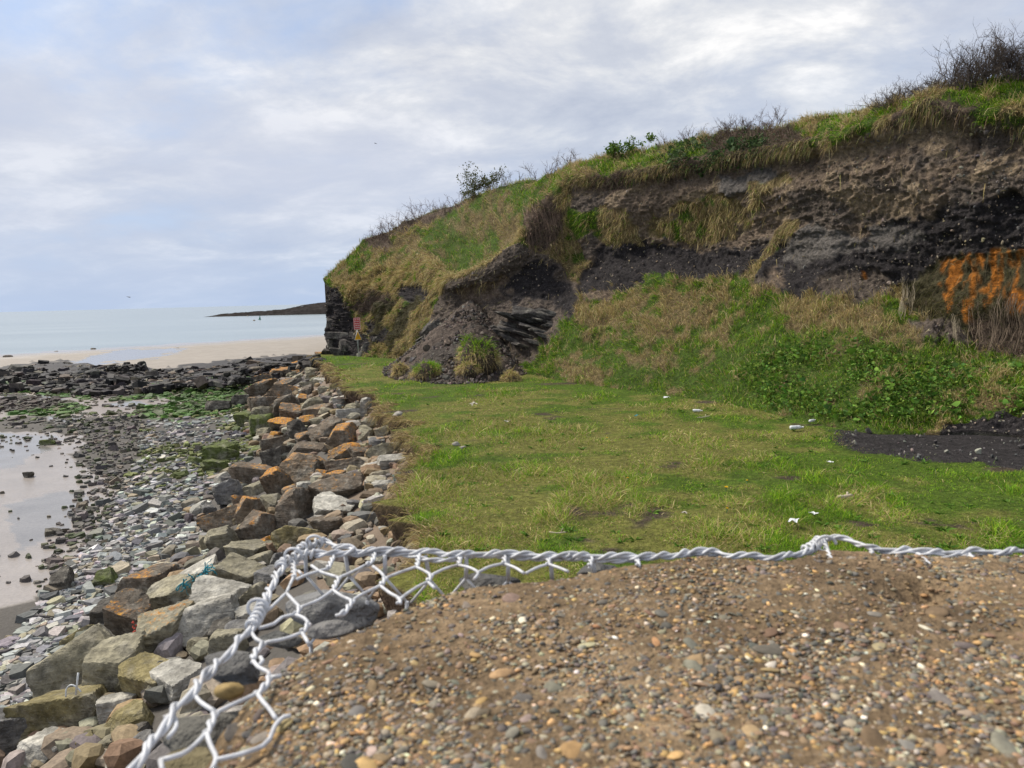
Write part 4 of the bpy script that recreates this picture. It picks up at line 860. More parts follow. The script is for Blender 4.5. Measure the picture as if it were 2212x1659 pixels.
    for seg in twist:
        P = resample(wz(seg, ZT - 0.003), 0.002); mb = MB(); mb.tube(helix(P, WR * 0.95, 0.030, 0), WR, 7); mb.tube(helix(P, WR * 0.95, 0.030, math.pi), WR, 7); part('mesh_twist', mb, M['wire'])
    # standing netting of the far face and the left face
    def panel(name, A, B, z0, z1):
        A = np.array(A, float); B = np.array(B, float); Lh = np.linalg.norm(B - A); e = (B - A) / Lh; mb = MB(); nx = int(Lh / 0.06); h = 0.08; r = 0
        z = z1
        while z > z0:
            for i in range(nx + 1):
                x = i * 0.06 + (0.03 if r % 2 else 0)
                if x > Lh: continue
                j = lambda: RNG.normal(0, .0025, 3)
                p0 = A + e * x; p0 = np.array([p0[0], p0[1], z]); p1 = p0 - [0, 0, 0.035] + j(); mb.tube([p0, p1], WR * 1.5, 5)
                for s in (-1, 1):
                    if 0 <= x + s * 0.03 <= Lh: mb.tube([p1, p1 + np.array([e[0] * s * .03, e[1] * s * .03, -0.035])], WR, 5)
            z -= 0.07; r += 1
        part(name, mb, M['wire'])
    c0 = F[np.argmin(np.abs(F[:, 0] - corner[0]))]; panel('face_netting', (corner[0], corner[1], 0), (0.17, float(np.interp(.17, F[:, 0], F[:, 1])), 0), 1.9, ZT - 0.004)
    panel('face_netting', (corner[0], corner[1], 0), tuple(L[0]), 1.9, ZT - 0.36)
    # stones that show in the open corner of the basket
    for px, py, w, h, dz, c in [(722, 1292, 190, 95, .075, (.15, .15, .15)), (715, 1352, 92, 62, .045, (.17, .165, .16)), (505, 1430, 150, 130, .07, (.115, .113, .11)), (470, 1560, 230, 130, .06, (.125, .12, .105)), (600, 1370, 90, 60, .09, (.10, .10, .095)), (425, 1645, 150, 110, .06, (.16, .135, .075)), (560, 1600, 110, 90, .07, (.13, .128, .122)), (1060, 1245, 120, 22, .05, (.09, .088, .085)), (1290, 1222, 90, 16, .05, (.09, .088, .085)), (640, 1480, 80, 90, .06, (.12, .115, .10))]:
        q = px_z(np.array(px * 1.0), np.array(py * 1.0), ZT - dz); dist = (q - CAM) @ _F; s = w / FPX * dist * .52
        V, T = rock_shape(4, int(px + py), 10, (.66, .95), .035); V = V * np.array([s, s * .75, s * .38]); Rm = euler_mats(np.array([[-.12, RNG.uniform(-.1, .1), RNG.uniform(-.4, .4)]]))[0]
        o = link('stone', make_mesh('stone', V @ Rm.T, T), M['boulder'], g); o.location = q - g0 - np.array([0, 0, s * .25]); o.color = (*c, 0.0)
    V, T = rock_shape(3, 4, 14, (.9, 1.0), .02); q = px_z(np.array(495.0), np.array(1492.0), ZT - .035)
    o = link('stone', make_mesh('stone', V * np.array([.014, .009, .008]), T), M['pebble_o'], g); o.location = q - g0; o.color = (.27, .19, .075, 1)
    # rubble core of the basket
    x = np.array([corner[0] + .02, 5.0]); core = MB(); d = (L[0] - corner)[:2]; lx = corner[0] + d[0] * 4; ly = corner[1] + d[1] * 4; fy = F[-1][1]
    V = [(corner[0] + .03, corner[1] - .03, z) for z in (-.3, ZT - .24)] + [(4.5, fy - .03, z) for z in (-.3, ZT - .24)] + [(4.5, ly, z) for z in (-.3, ZT - .24)] + [(lx + .03, ly, z) for z in (-.3, ZT - .24)]
    core.add(V, None, [(0, 2, 3, 1), (2, 4, 5, 3), (4, 6, 7, 5), (6, 0, 1, 7), (1, 3, 5, 7), (0, 6, 4, 2)]); part('rubble_core', core, M['gravel'], False)
    return L, F, corner
GL, GF, GCORNER = build_gabion()

# ---- gravel on top
GB = [(480, 1700), (520, 1625), (566, 1530), (592, 1455), (640, 1400), (700, 1372), (770, 1340), (880, 1292), (960, 1262), (1030, 1246), (1200, 1232), (1330, 1212), (1420, 1196), (1600, 1190), (1740, 1188), (1900, 1188), (2060, 1188), (2300, 1188), (2900, 1194)]
def build_gravel():
    B = wz(GB)[:, :2]; dirL = (GL[0] - GL[60])[:2]; dirL /= np.linalg.norm(dirL); tail = B[0] + dirL * 2.6
    poly = [tuple(tail)] + [tuple(b) for b in B] + [(4.6, B[-1][1]), (4.6, tail[1])]
    xs = np.concatenate([np.linspace(-1.6, -.62, 24)[:-1], np.arange(-.62, 1.0, .0055), np.linspace(1.0, 4.4, 40)[1:]]); ys = np.concatenate([np.linspace(-1.4, .36, 24)[:-1], np.arange(.36, 1.12, .0055)])
    x, y = np.meshgrid(xs, ys)
    def gz(x, y):
        d = seg_dist(x, y, [tuple(tail)] + [tuple(b) for b in B]) * np.where(inpoly(x, y, poly), 1, -1)
        P = xyz(x, y); z = ZT - .010 + .009 * smooth(.05, .30, x) * smooth(.6, .9, y) + .026 * smooth(0, .30, d) * (fbm(P * 4.0, 3, 601) - .15) - np.maximum(-d, 0) * 0.75 - .008 * smooth(.03, -.03, d) * smooth(.3, .05, x)
        pit = px_z(np.array(1990.0), np.array(1272.0), ZT); z = z - .035 * np.exp(-(((x - pit[0]) / .045) ** 2 + ((y - pit[1]) / .03) ** 2))
        return np.maximum(z, ZT - .34), d
    z, d = gz(x, y); P = xyz(x, y, z); z = z + .006 * (fbm(P * 26, 3, 602) - .5) + .003 * (fbm(P * 90, 2, 603) - .5)
    keep_x = None
    V = xyz(x, y, z); idx = grid_faces(len(ys), len(xs))
    # leave out the strip beyond the basket
    fy = np.interp(x, GF[:, 0][np.argsort(GF[:, 0])], GF[:, 1][np.argsort(GF[:, 0])]); lx = np.interp(y, GL[:, 1][np.argsort(GL[:, 1])], GL[:, 0][np.argsort(GL[:, 1])]); lx = np.where(y < GL[0][1], GL[0][0] + (y - GL[0][1]) * dirL[0] / dirL[1], lx)
    out = ((y > fy - .012) | (x < lx + .012)).ravel(); idx = idx[~out[idx].any(1)]
    o = link('gravel_fill', make_mesh('gravel_fill', V.reshape(-1, 3), None, idx), M['gravel']); tag(o, 'brown sandy gravel heaped on top of the gabion', 'gravel', kind='structure')
    # pebbles
    def sample(n, near=True):
        px = RNG.uniform(420, 2330, n * 2); py = RNG.uniform(1196, 1720, n * 2); q = px_z(px, py, ZT); zz, dd = gz(q[:, 0], q[:, 1]); m = (dd > -.05 * RNG.random(n * 2)) & (q[:, 1] < np.interp(q[:, 0], GF[:, 0][np.argsort(GF[:, 0])], GF[:, 1][np.argsort(GF[:, 0])]) - .014)
        q = q[m][:n]; q[:, 2] = zz[m][:n]; return q
    PC = [(0.165, 0.145, 0.115), (0.10, 0.092, 0.08), (0.24, 0.165, 0.09), (0.38, 0.24, 0.10), (0.45, 0.38, 0.27), (0.26, 0.22, 0.155), (0.58, 0.53, 0.44), (0.19, 0.125, 0.075)]
    PW = [5, 4.5, 4, 2.2, .8, 3, .25, 3]
    shapes = [rock_shape(1, 700 + k, 7, (.55, .95), .04) for k in range(8)]; big = [rock_shape(2, 720 + k, 8, (.55, .92), .04) for k in range(8)]
    n = 27000; q = sample(n); n = len(q); s = np.clip(np.exp(RNG.normal(math.log(.0029), .42, n)), .0013, .0062); clump = fbm(q * 9, 3, 611); keep = RNG.random(n) < 0.32 + 0.60 * smooth(.38, .60, clump); q, s = q[keep], s[keep]; n = len(q)
    scl = np.stack([s, s * RNG.uniform(.6, 1, n), s * RNG.uniform(.24, .45, n)], 1); q[:, 2] += scl[:, 2] * RNG.uniform(-.35, .30, n); rot = np.stack([RNG.normal(0, .25, n), RNG.normal(0, .25, n), RNG.uniform(0, 6.28, n)], 1)
    tiny = [(ICO[1][0] * .9, ICO[1][1])]
    c = link('gravel_chip', scatter_mesh('gravel_chip', shapes, q, rot, scl, pal(n, PC, PW, .22), True), M['pebble'], o); c['kind'] = 'stuff'
    q = sample(300); n = len(q); s = np.clip(np.exp(RNG.normal(math.log(.0070), .36, n)), .0045, .0165); scl = np.stack([s, s * RNG.uniform(.55, .95, n), s * RNG.uniform(.22, .42, n)], 1); q[:, 2] += scl[:, 2] * -.1
    rot = np.stack([RNG.normal(0, .2, n), RNG.normal(0, .2, n), RNG.uniform(0, 6.28, n)], 1); scatter_objs('pebble', big, q, rot, scl, pal(n, PC, PW, .2), M['pebble_o'], o, True)
build_gravel()

# ------------------------------------------------------------------ grass
def grass_obj(name, parts, label, cat='grass'):
    V = []; T = []; Q = []; C = []; n = 0
    for v, t, q, c in parts:
        V.append(v); T.append(t + n); Q.append(q + n); C.append(c); n += len(v)
    o = link(name, make_mesh(name, np.concatenate(V), np.concatenate(T), np.concatenate(Q), np.concatenate(C)), M['grass']); tag(o, label, cat, kind='stuff'); return o
GREEN = [(0.130, 0.270, 0.012), (0.190, 0.345, 0.016), (0.070, 0.165, 0.012), (0.290, 0.370, 0.030)]
STRAW = [(0.46, 0.36, 0.17), (0.35, 0.265, 0.125), (0.56, 0.46, 0.24), (0.35, 0.30, 0.10)]
def field_grass():
    n = 230000; px = RNG.uniform(640, 2420, n); t = RNG.random(n); py = 772 + (1300 - 772) * t ** 1.15; P = px_z(px, py, 0.0)
    ok = (P[:, 0] > edge_x(P[:, 1]) + .03) & (P[:, 1] < 43.5) & ~inpoly(px + RNG.normal(0, 14, n), py + RNG.normal(0, 6, n), MUD) & (slip_z(P[:, 0], P[:, 1]) < .05); P = P[ok]; px = px[ok]; py = py[ok]
    foot = np.interp(px, CL['xs'], CL['PY'][0]); ok = py > foot - 6; P = P[ok]; n = len(P)
    straw, bare = field_mix(P * np.array([1, 1, 0])); keep = RNG.random(n) > bare * .85; P, straw = P[keep], straw[keep]; n = len(P); P[:, 2] = field_z(P[:, 0], P[:, 1]) - .01
    isS = RNG.random(n) < 0.05 + 0.42 * straw; C = pal(n, GREEN, [3, 3, 2, 2], .18); C[isS] = pal(isS.sum(), STRAW, [3, 3, 2, 3], .18); tuft = fbm(P * np.array([3.2, 3.2, 0]), 3, 702); C *= (0.80 + 0.55 * smooth(.3, .7, tuft))[:, None]
    dist = P[:, 1]; tall = fbm(P * np.array([.8, .8, 0]), 3, 701); L = (0.03 + 0.085 * RNG.random(n)) * (0.5 + 1.5 * smooth(.42, .7, tall)) * np.where(isS, 1.25, 1) * (0.7 + 0.8 * smooth(.42, .68, tuft))
    W = np.maximum(.0045, .00050 * dist) * RNG.uniform(.6, 1.3, n); D = np.stack([RNG.normal(0, .55, n), RNG.normal(0, .55, n), np.ones(n)], 1); D[isS, :2] *= 1.8; D /= np.linalg.norm(D, axis=1)[:, None]
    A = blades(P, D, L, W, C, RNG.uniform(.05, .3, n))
    # dry fringe hanging over the eroded edge
    m = 11000; y = np.exp(RNG.uniform(math.log(8), math.log(43), m)); E = edge_x(y) + (fbm(xyz(y * 2.2, 0 * y), 3, 12) - .5) * 1.5 * smooth(3, 9, y); P = xyz(E + RNG.uniform(-.06, .22, m), y, RNG.uniform(-.05, .02, m))
    k = RNG.random(m) < 0.12 + .85 * (fbm(xyz(y * 1.4, 0 * y), 3, 712) > .52); P = P[k]; m = len(P)
    D = np.stack([-RNG.uniform(.2, 1.2, m), RNG.normal(-.2, .7, m), RNG.uniform(-.5, .7, m)], 1); D /= np.linalg.norm(D, axis=1)[:, None]
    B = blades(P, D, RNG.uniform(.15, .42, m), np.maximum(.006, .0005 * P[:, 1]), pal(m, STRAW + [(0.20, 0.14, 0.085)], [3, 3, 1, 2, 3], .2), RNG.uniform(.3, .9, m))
    # broad leaved weeds
    r = 260; px = RNG.uniform(860, 2300, r); py = RNG.uniform(870, 1190, r); R = px_z(px, py, 0.0); R = R[(R[:, 0] > edge_x(R[:, 1]) + .3) & ~inpoly(px, py, MUD)]; k = 11; P = np.repeat(R, k, 0); m = len(P); a = RNG.uniform(0, 6.28, m)
    D = np.stack([np.cos(a), np.sin(a), RNG.uniform(.25, 1.0, m)], 1); D /= np.linalg.norm(D, axis=1)[:, None]; sz = np.repeat(RNG.uniform(.07, .17, len(R)), k)
    Wd = blades(P, D, sz * RNG.uniform(.7, 1.2, m), sz * .17, pal(m, [(0.09, 0.19, 0.02), (0.12, 0.23, 0.028), (0.06, 0.14, 0.02)], [2, 2, 1], .15), RNG.uniform(.1, .35, m))
    return grass_obj('field_grass', [A, B, Wd], 'short green and straw coloured grass of the flat terrace')
field_grass()
def cliff_grass():
    W, cls, nrm = CL['W'], CL['cls'], CL['n']; nr, nc = CL['nr'], CL['nc']; n = 330000; i = RNG.integers(0, nr - 1, n); j = RNG.integers(0, nc - 60, n); fx, fy = RNG.random(n)[:, None], RNG.random(n)[:, None]
    P = W[i, j] * (1 - fx) * (1 - fy) + W[i, j + 1] * fx * (1 - fy) + W[i + 1, j] * (1 - fx) * fy + W[i + 1, j + 1] * fx * fy; c = cls[i, j]; N = nrm[i, j]
    px, py = CL['PX'][i, j], CL['PY'][i, j]
    prob = np.array([.95, .90, .02, .0, .01, .02, .55, .006, .01, .16])[c]; face = (px > 1225) & (py < 605) & (CL['RI'][i] < 4.95); prob = np.where(face, prob * .45, prob); k = (RNG.random(n) < prob) & (P[:, 2] > -.05); P, c, N, px, py = P[k], c[k], N[k], px[k], py[k]; n = len(P)
    bank = (py > 600) & (px > 1150); dist = P[:, 1]
    C = pal(n, GREEN, [3, 3, 2, 2], .2); s = (c == 1) & (RNG.random(n) < .86) | (c == 0) & (RNG.random(n) < .10) | (c >= 2) & (c != 6) & (c != 9); C[s] = pal(s.sum(), STRAW, [3, 4, 2, 2], .2)
    t = c == 6; C[t] = pal(t.sum(), [(0.14, 0.10, 0.075), (0.20, 0.155, 0.11), (0.10, 0.075, 0.06), (0.09, 0.11, 0.03)], [3, 2, 3, 1], .2)
    mo = c == 9; C[mo] = pal(mo.sum(), [(0.07, 0.065, 0.025), (0.13, 0.10, 0.06), (0.09, 0.09, 0.02)], [3, 2, 1], .2)
    lenf = np.where(s, RNG.uniform(.16, .46, n), RNG.uniform(.09, .24, n)); lenf = np.where(t, RNG.uniform(.15, .45, n), lenf); lenf = np.where(mo, RNG.uniform(.2, .6, n), lenf); lenf *= np.where(bank & (py > 760), .75, 1) * np.where((N[:, 2] < .45) & ~mo, .62, 1) * (.45 + 1.25 * smooth(.35, .68, fbm(P * 2.6, 3, 726)))
    down = np.array([0, 0, -1.0]) + 0 * N; down = down - N * (down * N).sum(1)[:, None]; down /= np.linalg.norm(down, axis=1)[:, None] + 1e-6; steep = smooth(.75, .25, N[:, 2])[:, None]
    comb = np.stack([fbm(P * .8, 2, 721) - .5, fbm(P * .8, 2, 722) - .5, 0 * dist], 1) * 2.2
    up = np.array([0, 0, 1.0]); D = N * .8 + up * (1 - steep) * .9 + down * steep * np.where(mo, 1.3, np.where(s, .75, .4))[:, None] + comb * .8 + RNG.normal(0, .55, (n, 3)); D /= np.linalg.norm(D, axis=1)[:, None]
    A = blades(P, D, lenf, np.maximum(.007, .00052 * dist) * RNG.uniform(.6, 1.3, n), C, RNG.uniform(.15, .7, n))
    # shaggy fringe below the turf lip
    m = 15000; j = RNG.integers(70, nc - 60, m); RI = CL['RI']; i0 = int(np.argmin(np.abs(RI - 5.03))); i = i0 + RNG.integers(-4, 6, m); P = W[i, j] + RNG.normal(0, .03, (m, 3)); lump = fbm(P * 1.1, 3, 731); k = RNG.random(m) < np.maximum(smooth(.44, .62, lump) * .8 + .04, (j > 88) & (j < 162)); P, N, j = P[k], nrm[i, j][k], j[k]; m = len(P)
    D = N * RNG.uniform(.4, 1, (m, 1)) + np.array([0, 0, -1]) * RNG.uniform(.2, 1.3, (m, 1)) + RNG.normal(0, .3, (m, 3)); D /= np.linalg.norm(D, axis=1)[:, None]
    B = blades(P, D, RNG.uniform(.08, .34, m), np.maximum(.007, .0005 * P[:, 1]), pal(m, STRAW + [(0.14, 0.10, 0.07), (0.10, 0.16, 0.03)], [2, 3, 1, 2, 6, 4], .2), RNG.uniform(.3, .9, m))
    m = 6000; j = RNG.integers(84, 164, m); i = i0 + RNG.integers(-3, 7, m); P2_ = W[i, j] + RNG.normal(0, .04, (m, 3)); D = nrm[i, j] * RNG.uniform(.3, 1, (m, 1)) + np.array([0, 0, -1]) * RNG.uniform(-.2, 1.0, (m, 1)) + RNG.normal(0, .35, (m, 3)); D /= np.linalg.norm(D, axis=1)[:, None]
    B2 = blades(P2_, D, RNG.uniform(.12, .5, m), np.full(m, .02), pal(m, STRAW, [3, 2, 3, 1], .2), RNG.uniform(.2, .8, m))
    # upright stems on the skyline
    m = 15000; j = RNG.integers(0, nc - 60, m); P = W[-1, j] + np.stack([RNG.normal(0, .08, m), RNG.uniform(0, .6, m), np.full(m, -.03)], 1); k = RNG.random(m) < .25 + .75 * smooth(.42, .6, fbm(P * .7, 3, 741)); P = P[k]; m = len(P)
    D = np.stack([RNG.normal(.1, .35, m), RNG.normal(0, .35, m), np.ones(m)], 1); D /= np.linalg.norm(D, axis=1)[:, None]
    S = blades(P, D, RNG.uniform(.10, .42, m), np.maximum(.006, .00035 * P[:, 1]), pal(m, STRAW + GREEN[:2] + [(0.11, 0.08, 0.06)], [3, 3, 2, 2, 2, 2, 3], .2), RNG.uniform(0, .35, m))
    return grass_obj('cliff_grass', [A, B, B2, S], 'shaggy green and dry grass on the bank and cliff top')
cliff_grass()
def leaf_patch(name, poly, n, label, cols, size):
    px, py = px_scatter(n * 2, poly); px = px + RNG.normal(0, 22, n * 2); py = py + RNG.normal(0, 9, n * 2); P = np.empty((n * 2, 3)); N = np.empty((n * 2, 3)); jj = np.clip(((px - 705) / 2.6).astype(int), 0, CL['nc'] - 1)
    for q in range(n * 2):
        i = int(np.argmin(np.abs(CL['PY'][:, jj[q]] - py[q]))); P[q] = CL['W'][i, jj[q]]; N[q] = CL['n'][i, jj[q]]
    k = (fbm(P * .9, 3, 751) + RNG.normal(0, .07, len(P))) > .46; P, N = P[k][:n], N[k][:n]; m = len(P); P = P + N * RNG.uniform(0, .13, (m, 1)) + RNG.normal(0, .05, (m, 3)); a = RNG.uniform(0, 6.28, m)
    D = np.stack([np.cos(a), np.sin(a), RNG.uniform(-.1, .6, m)], 1) + N * .3; D /= np.linalg.norm(D, axis=1)[:, None]; s = np.exp(RNG.normal(0, .45, m)) * size
    grass_obj(name, [blades(P, D, s, s * .62, pal(m, cols, [1] * len(cols), .2), RNG.uniform(0, .4, m))], label, 'undergrowth')
leaf_patch('nettle_undergrowth', [(1600, 780), (1750, 740), (1850, 735), (1960, 770), (2130, 790), (2300, 800), (2300, 880), (2080, 890), (1960, 905), (1800, 900), (1640, 870)], 10000, 'low leafy green undergrowth on the bank above the mud', [(0.085, 0.18, 0.022), (0.12, 0.23, 0.028), (0.055, 0.125, 0.02), (0.17, 0.25, 0.04)], .062)
leaf_patch('ivy_trails', [(1440, 330), (1580, 300), (1660, 300), (1600, 345), (1480, 375)], 2200, 'dark ivy leaves trailing over the cliff top turf', [(0.04, 0.075, 0.025), (0.07, 0.11, 0.035)], .09)

# ------------------------------------------------------------------ turf clods on the slip
def turf_clod(px, py, w, h, green, label):
    P = px_ground(np.array([px * 1.0]), np.array([py + h * .45]), lambda x, y: np.maximum(slip_z(x, y), 0))[0]; sx = w / FPX * P[1] * .5; sz = h / FPX * P[1] * .72
    e = empty('turf_clod', tuple(P)); tag(e, label, 'turf', 'turf clods fallen on the soil slip')
    V, T = rock_shape(3, int(px), 7, (.6, 1.0), .12); V = V * np.array([sx * .86, sx * .8, sz]); V[:, 2] += sz * .05
    link('soil', make_mesh('soil', V, T, None, np.tile(np.array([.085, .066, .05]), (len(V), 1))), M['cliff'], e)
    n = int(3200 * max(sx, .35)); a = RNG.normal(size=(n, 3)); a[:, 2] = np.abs(a[:, 2]); a /= np.linalg.norm(a, axis=1)[:, None]; Q = a * np.array([sx * .86, sx * .8, sz]) * (.55 + .75 * fbm(a * 1.8 + px, 3, 7))[:, None]; Q[:, 2] += sz * .05
    up = a[:, 2] + RNG.normal(0, .18, n); C = 1.15 * np.where((up > .45)[:, None] & (RNG.random(n) < green)[:, None], pal(n, GREEN, [3, 3, 1, 2], .15), pal(n, STRAW, [3, 3, 1, 1], .15))
    D = a * .7 + np.array([0, 0, .35]) + RNG.normal(0, .45, (n, 3)); D /= np.linalg.norm(D, axis=1)[:, None]; L = np.exp(RNG.normal(-.75, .4, n)) * min(sz, .55)
    v, t, q, c = blades(Q, D, L, np.full(n, .014), C, np.where(up > .6, .35, 1.0) * RNG.uniform(.5, 1.3, n)); link('grass', make_mesh('grass', v, t, q, c), M['grass'], e)
turf_clod(1035, 752, 96, 76, .9, 'large shaggy grass clod high on the slipped soil below the cliff')
turf_clod(921, 796, 66, 36, .9, 'low green turf clod at the left front of the soil slip')
turf_clod(1012, 792, 62, 26, .15, 'straw coloured turf clod between the two green clods on the slip')
turf_clod(1103, 811, 46, 26, .05, 'dry brown turf clod at the right front corner of the soil slip')
turf_clod(866, 797, 40, 30, .05, 'dry turf clod at the far left foot of the soil slip')

# ------------------------------------------------------------------ rock outcrops: stacks of slate slabs
def slab_stack(name, label, blocks, dip, yaw, depth_fn, mat):
    """blocks: (px, py, w, h) in the photograph; every block is one slab part"""
    c = depth_fn(*blocks[0][:2]); e = empty(name, tuple(c)); tag(e, label, 'rock')
    for k, (px, py, w, h) in enumerate(blocks):
        P = depth_fn(px, py); s = P[1] / FPX; V, T = rock_shape(4, 1200 + k + int(px), 7, (.55, .9), .05, False, True); V = V * 1.25; sx, sz = w * s * .56, h * s * .62
        V = V * np.array([sx, sx * .6, sz]); R = euler_mats(np.array([[RNG.normal(.05, .05), dip + RNG.normal(0, .05), yaw + RNG.normal(0, .12)]]))[0]
        o = link('slab', make_mesh('slab', V @ R.T, T), mat, e); o.location = P - c; o.color = (*(np.array([.052, .047, .044]) * RNG.uniform(.7, 1.5)), 0.0)
        try: o.data.set_sharp_from_angle(angle=math.radians(30))
        except Exception: pass
dn = lambda off: (lambda px, py: (lambda w: w + np.array([0, -off, 0]))(cliff_at(px, py)[0]))
slab_stack('rock_outcrop', 'tilted outcrop of dark layered slate beside the soil slip', [(1160, 682, 120, 30), (1185, 676, 70, 14), (1130, 694, 90, 12), (1180, 696, 76, 10), (1110, 704, 70, 10), (1155, 706, 90, 9), (1195, 704, 44, 9), (1125, 715, 80, 10), (1172, 718, 70, 9), (1100, 724, 60, 9), (1145, 728, 80, 9), (1180, 730, 50, 8), (1115, 738, 70, 9), (1160, 741, 64, 8), (1135, 750, 60, 8), (1085, 714, 46, 9), (1078, 732, 44, 9)], .30, .1, dn(-.08), M['boulder'])
slab_stack('rock_outcrop', 'small dark slate rib at the left of the soil slip', [(932, 712, 44, 20), (925, 726, 46, 14), (920, 738, 44, 14), (914, 750, 40, 14), (908, 762, 32, 12), (945, 700, 34, 14)], -.55, 0, dn(.15), M['boulder'])
slab_stack('rock_ledge', 'stepped black rock ledges at the foot of the cliff nose', [(757, 750, 52, 22), (722, 742, 36, 24), (715, 762, 46, 18), (745, 762, 60, 16), (785, 740, 34, 26), (738, 728, 62, 20), (772, 730, 44, 20), (800, 726, 40, 14), (795, 752, 34, 18), (822, 738, 36, 16), (720, 700, 34, 26)], .03, 0, dn(-.35), M['boulder'])
# pale stones on the bare face
def face_stones():
    W, cls = CL['W'], CL['cls']; i = RNG.integers(0, CL['nr'], 14000); j = RNG.integers(0, CL['nc'] - 80, 14000); k = np.isin(cls[i, j], [2, 3, 7, 8]); P = W[i, j][k][:3200]; n = len(P); s = np.clip(np.exp(RNG.normal(math.log(.030), .45, n)), .012, .11)
    o = link('embedded_stone', scatter_mesh('embedded_stone', CHUNKS, P, RNG.uniform(-3, 3, (n, 3)), np.stack([s, s * .8, s * .6], 1), pal(n, [(.24, .20, .15), (.16, .13, .10), (.10, .09, .085), (.36, .28, .17)], [2, 4, 3, .6], .2)), M['stone']); tag(o, 'small stones bedded in the bare earth of the cliff', 'stones', kind='stuff')
    x = RNG.uniform(-5.9, 1.6, 5200); y = RNG.uniform(25.9, 34, 5200); z = slip_z(x, y); k = z > -.12; P = xyz(x, y, np.maximum(z, 0) + .03)[k]; n = len(P); s = np.clip(np.exp(RNG.normal(math.log(.045), .55, n)), .015, .25)
    o = link('soil_clods', scatter_mesh('soil_clods', CHUNKS, P, RNG.uniform(-3, 3, (n, 3)), np.stack([s, s * .8, s * .65], 1), pal(n, [(.09, .07, .055), (.06, .052, .047), (.16, .14, .12), (.12, .09, .07)], [4, 4, 1.5, 2], .2)), M['stone']); tag(o, 'crumbled soil clods and chips over the slip', 'soil', kind='stuff')
    px = RNG.uniform(1790, 2350, 330); py = RNG.uniform(905, 1012, 330); P = px_z(px, py, 0.0); m = inpoly(px, py, MUD); P = P[m]; n = len(P); s = np.clip(np.exp(RNG.normal(math.log(.022), .55, n)), .008, .12)
    o = link('mud_stones', scatter_mesh('mud_stones', CHUNKS, P, RNG.uniform(-3, 3, (n, 3)), np.stack([s, s * .8, s * .6], 1), pal(n, [(.10, .095, .09), (.22, .20, .17), (.06, .056, .055)], [4, 1.5, 3], .2)), M['stone']); tag(o, 'small stones strewn on the black mud patch', 'stones', kind='stuff')
face_stones()

# ------------------------------------------------------------------ bushes and brambles on the crest
def branch(mb, p, d, L, r, depth, rng, col, tips):
    n = 5; P = [p]; dd = d / np.linalg.norm(d)
    for k in range(n):
        dd = dd + rng.normal(0, .17, 3) + np.array([0, 0, .05]); dd /= np.linalg.norm(dd); P.append(P[-1] + dd * L / n)
    mb.tube(P, np.linspace(r, r * .45, n + 1), 4 if r > .008 else 3, col * rng.uniform(.75, 1.3), False); tips.append(P[-1])
    if depth:
        for _ in range(rng.integers(3, 6)):
            k = rng.integers(1, n + 1); q = dd + rng.normal(0, .62, 3); branch(mb, P[k], q, L * rng.uniform(.4, .7), r * .58, depth - 1, rng, col, tips)
def bush(name, px, py, w_px, h_px, label, cat, stems, depth, col, leaf=None, lean=(0.25, 0, 1), spread=.8, off=0.5, rad=.014):
    base, _ = cliff_at(px, py); base = base + np.array([0, off, -.05]); s = base[1] / FPX; W, H = w_px * s, h_px * s; rng = np.random.default_rng(int(px)); e = empty(name, tuple(base)); tag(e, label, cat)
    mb = MB(); tips = []; slope = (np.interp(px + 60, CL['xs'], CL['PY'][-1]) - np.interp(px - 60, CL['xs'], CL['PY'][-1])) / 120
    for k in range(stems):
        x = rng.uniform(-.42, .42) * W; p = np.array([x, rng.uniform(-.3, .3), -x * slope - .06]); d = np.array(lean) + rng.normal(0, 1, 3) * np.array([spread, spread, .15]); branch(mb, p, d, H * rng.uniform(.45, .8), rad, depth, rng, np.array(col), tips)
    o = link('branches', mb.mesh('branches'), M['twig'], e); o['kind'] = 'stuff'
    if leaf:
        t = np.array(tips); t = t[rng.integers(0, len(t), leaf[0])] + rng.normal(0, .06, (leaf[0], 3)); D = rng.normal(size=t.shape); D /= np.linalg.norm(D, axis=1)[:, None]
        v, tt, q, c = blades(t, D, np.full(len(t), leaf[1]), np.full(len(t), leaf[1] * .55), pal(len(t), leaf[2], [1] * len(leaf[2]), .2), np.full(len(t), .2)); link('leaves', make_mesh('leaves', v, tt, q, c), M['grass'], e)
DKT = (.085, .068, .058)
bush('bare_bush', 2140, 180, 140, 92, 'tallest bare bush on the crest at the far right', 'bush', 60, 3, DKT, None, (.12, 0, 1.2), .38, .15, .014)
bush('bare_bush', 2205, 168, 90, 76, 'bare bush cut by the right edge of the photo', 'bush', 44, 3, DKT, None, (.2, 0, 1), .5, .1, .013)
bush('bare_bush', 2050, 194, 100, 50, 'low bare bush just left of the tallest one', 'bush', 48, 3, DKT, None, (-.2, 0, .9), .6, .1, .012)
bush('bare_bush', 1965, 212, 150, 52, 'wind-swept bare bush leaning left on the right-hand crest', 'bush', 60, 3, DKT, None, (-.6, 0, .9), .5, .1, .012)
bush('bramble_thicket', 1620, 278, 150, 40, 'bare bramble thicket beside the fence post', 'brambles', 34, 3, (.11, .082, .068), None, (.1, 0, 1), .7, .1, .012)
bush('bramble_thicket', 1470, 306, 140, 34, 'low bramble tangle left of the post thicket', 'brambles', 20, 2, (.12, .09, .07), None, (0, 0, 1), .7, .1, .011)
bush('green_bush', 1360, 330, 100, 34, 'bright green leafy bush in the middle of the crest', 'bush', 14, 2, (.12, .09, .06), (900, .11, [(.10, .18, .02), (.15, .24, .03), (.07, .13, .02)]), (0, 0, 1), .7, .0, .011)
bush('bramble_thicket', 1200, 370, 120, 40, 'bare brambles above the grassy scoop', 'brambles', 22, 2, (.12, .09, .075), None, (0, 0, 1.1), .6, .0, .012)
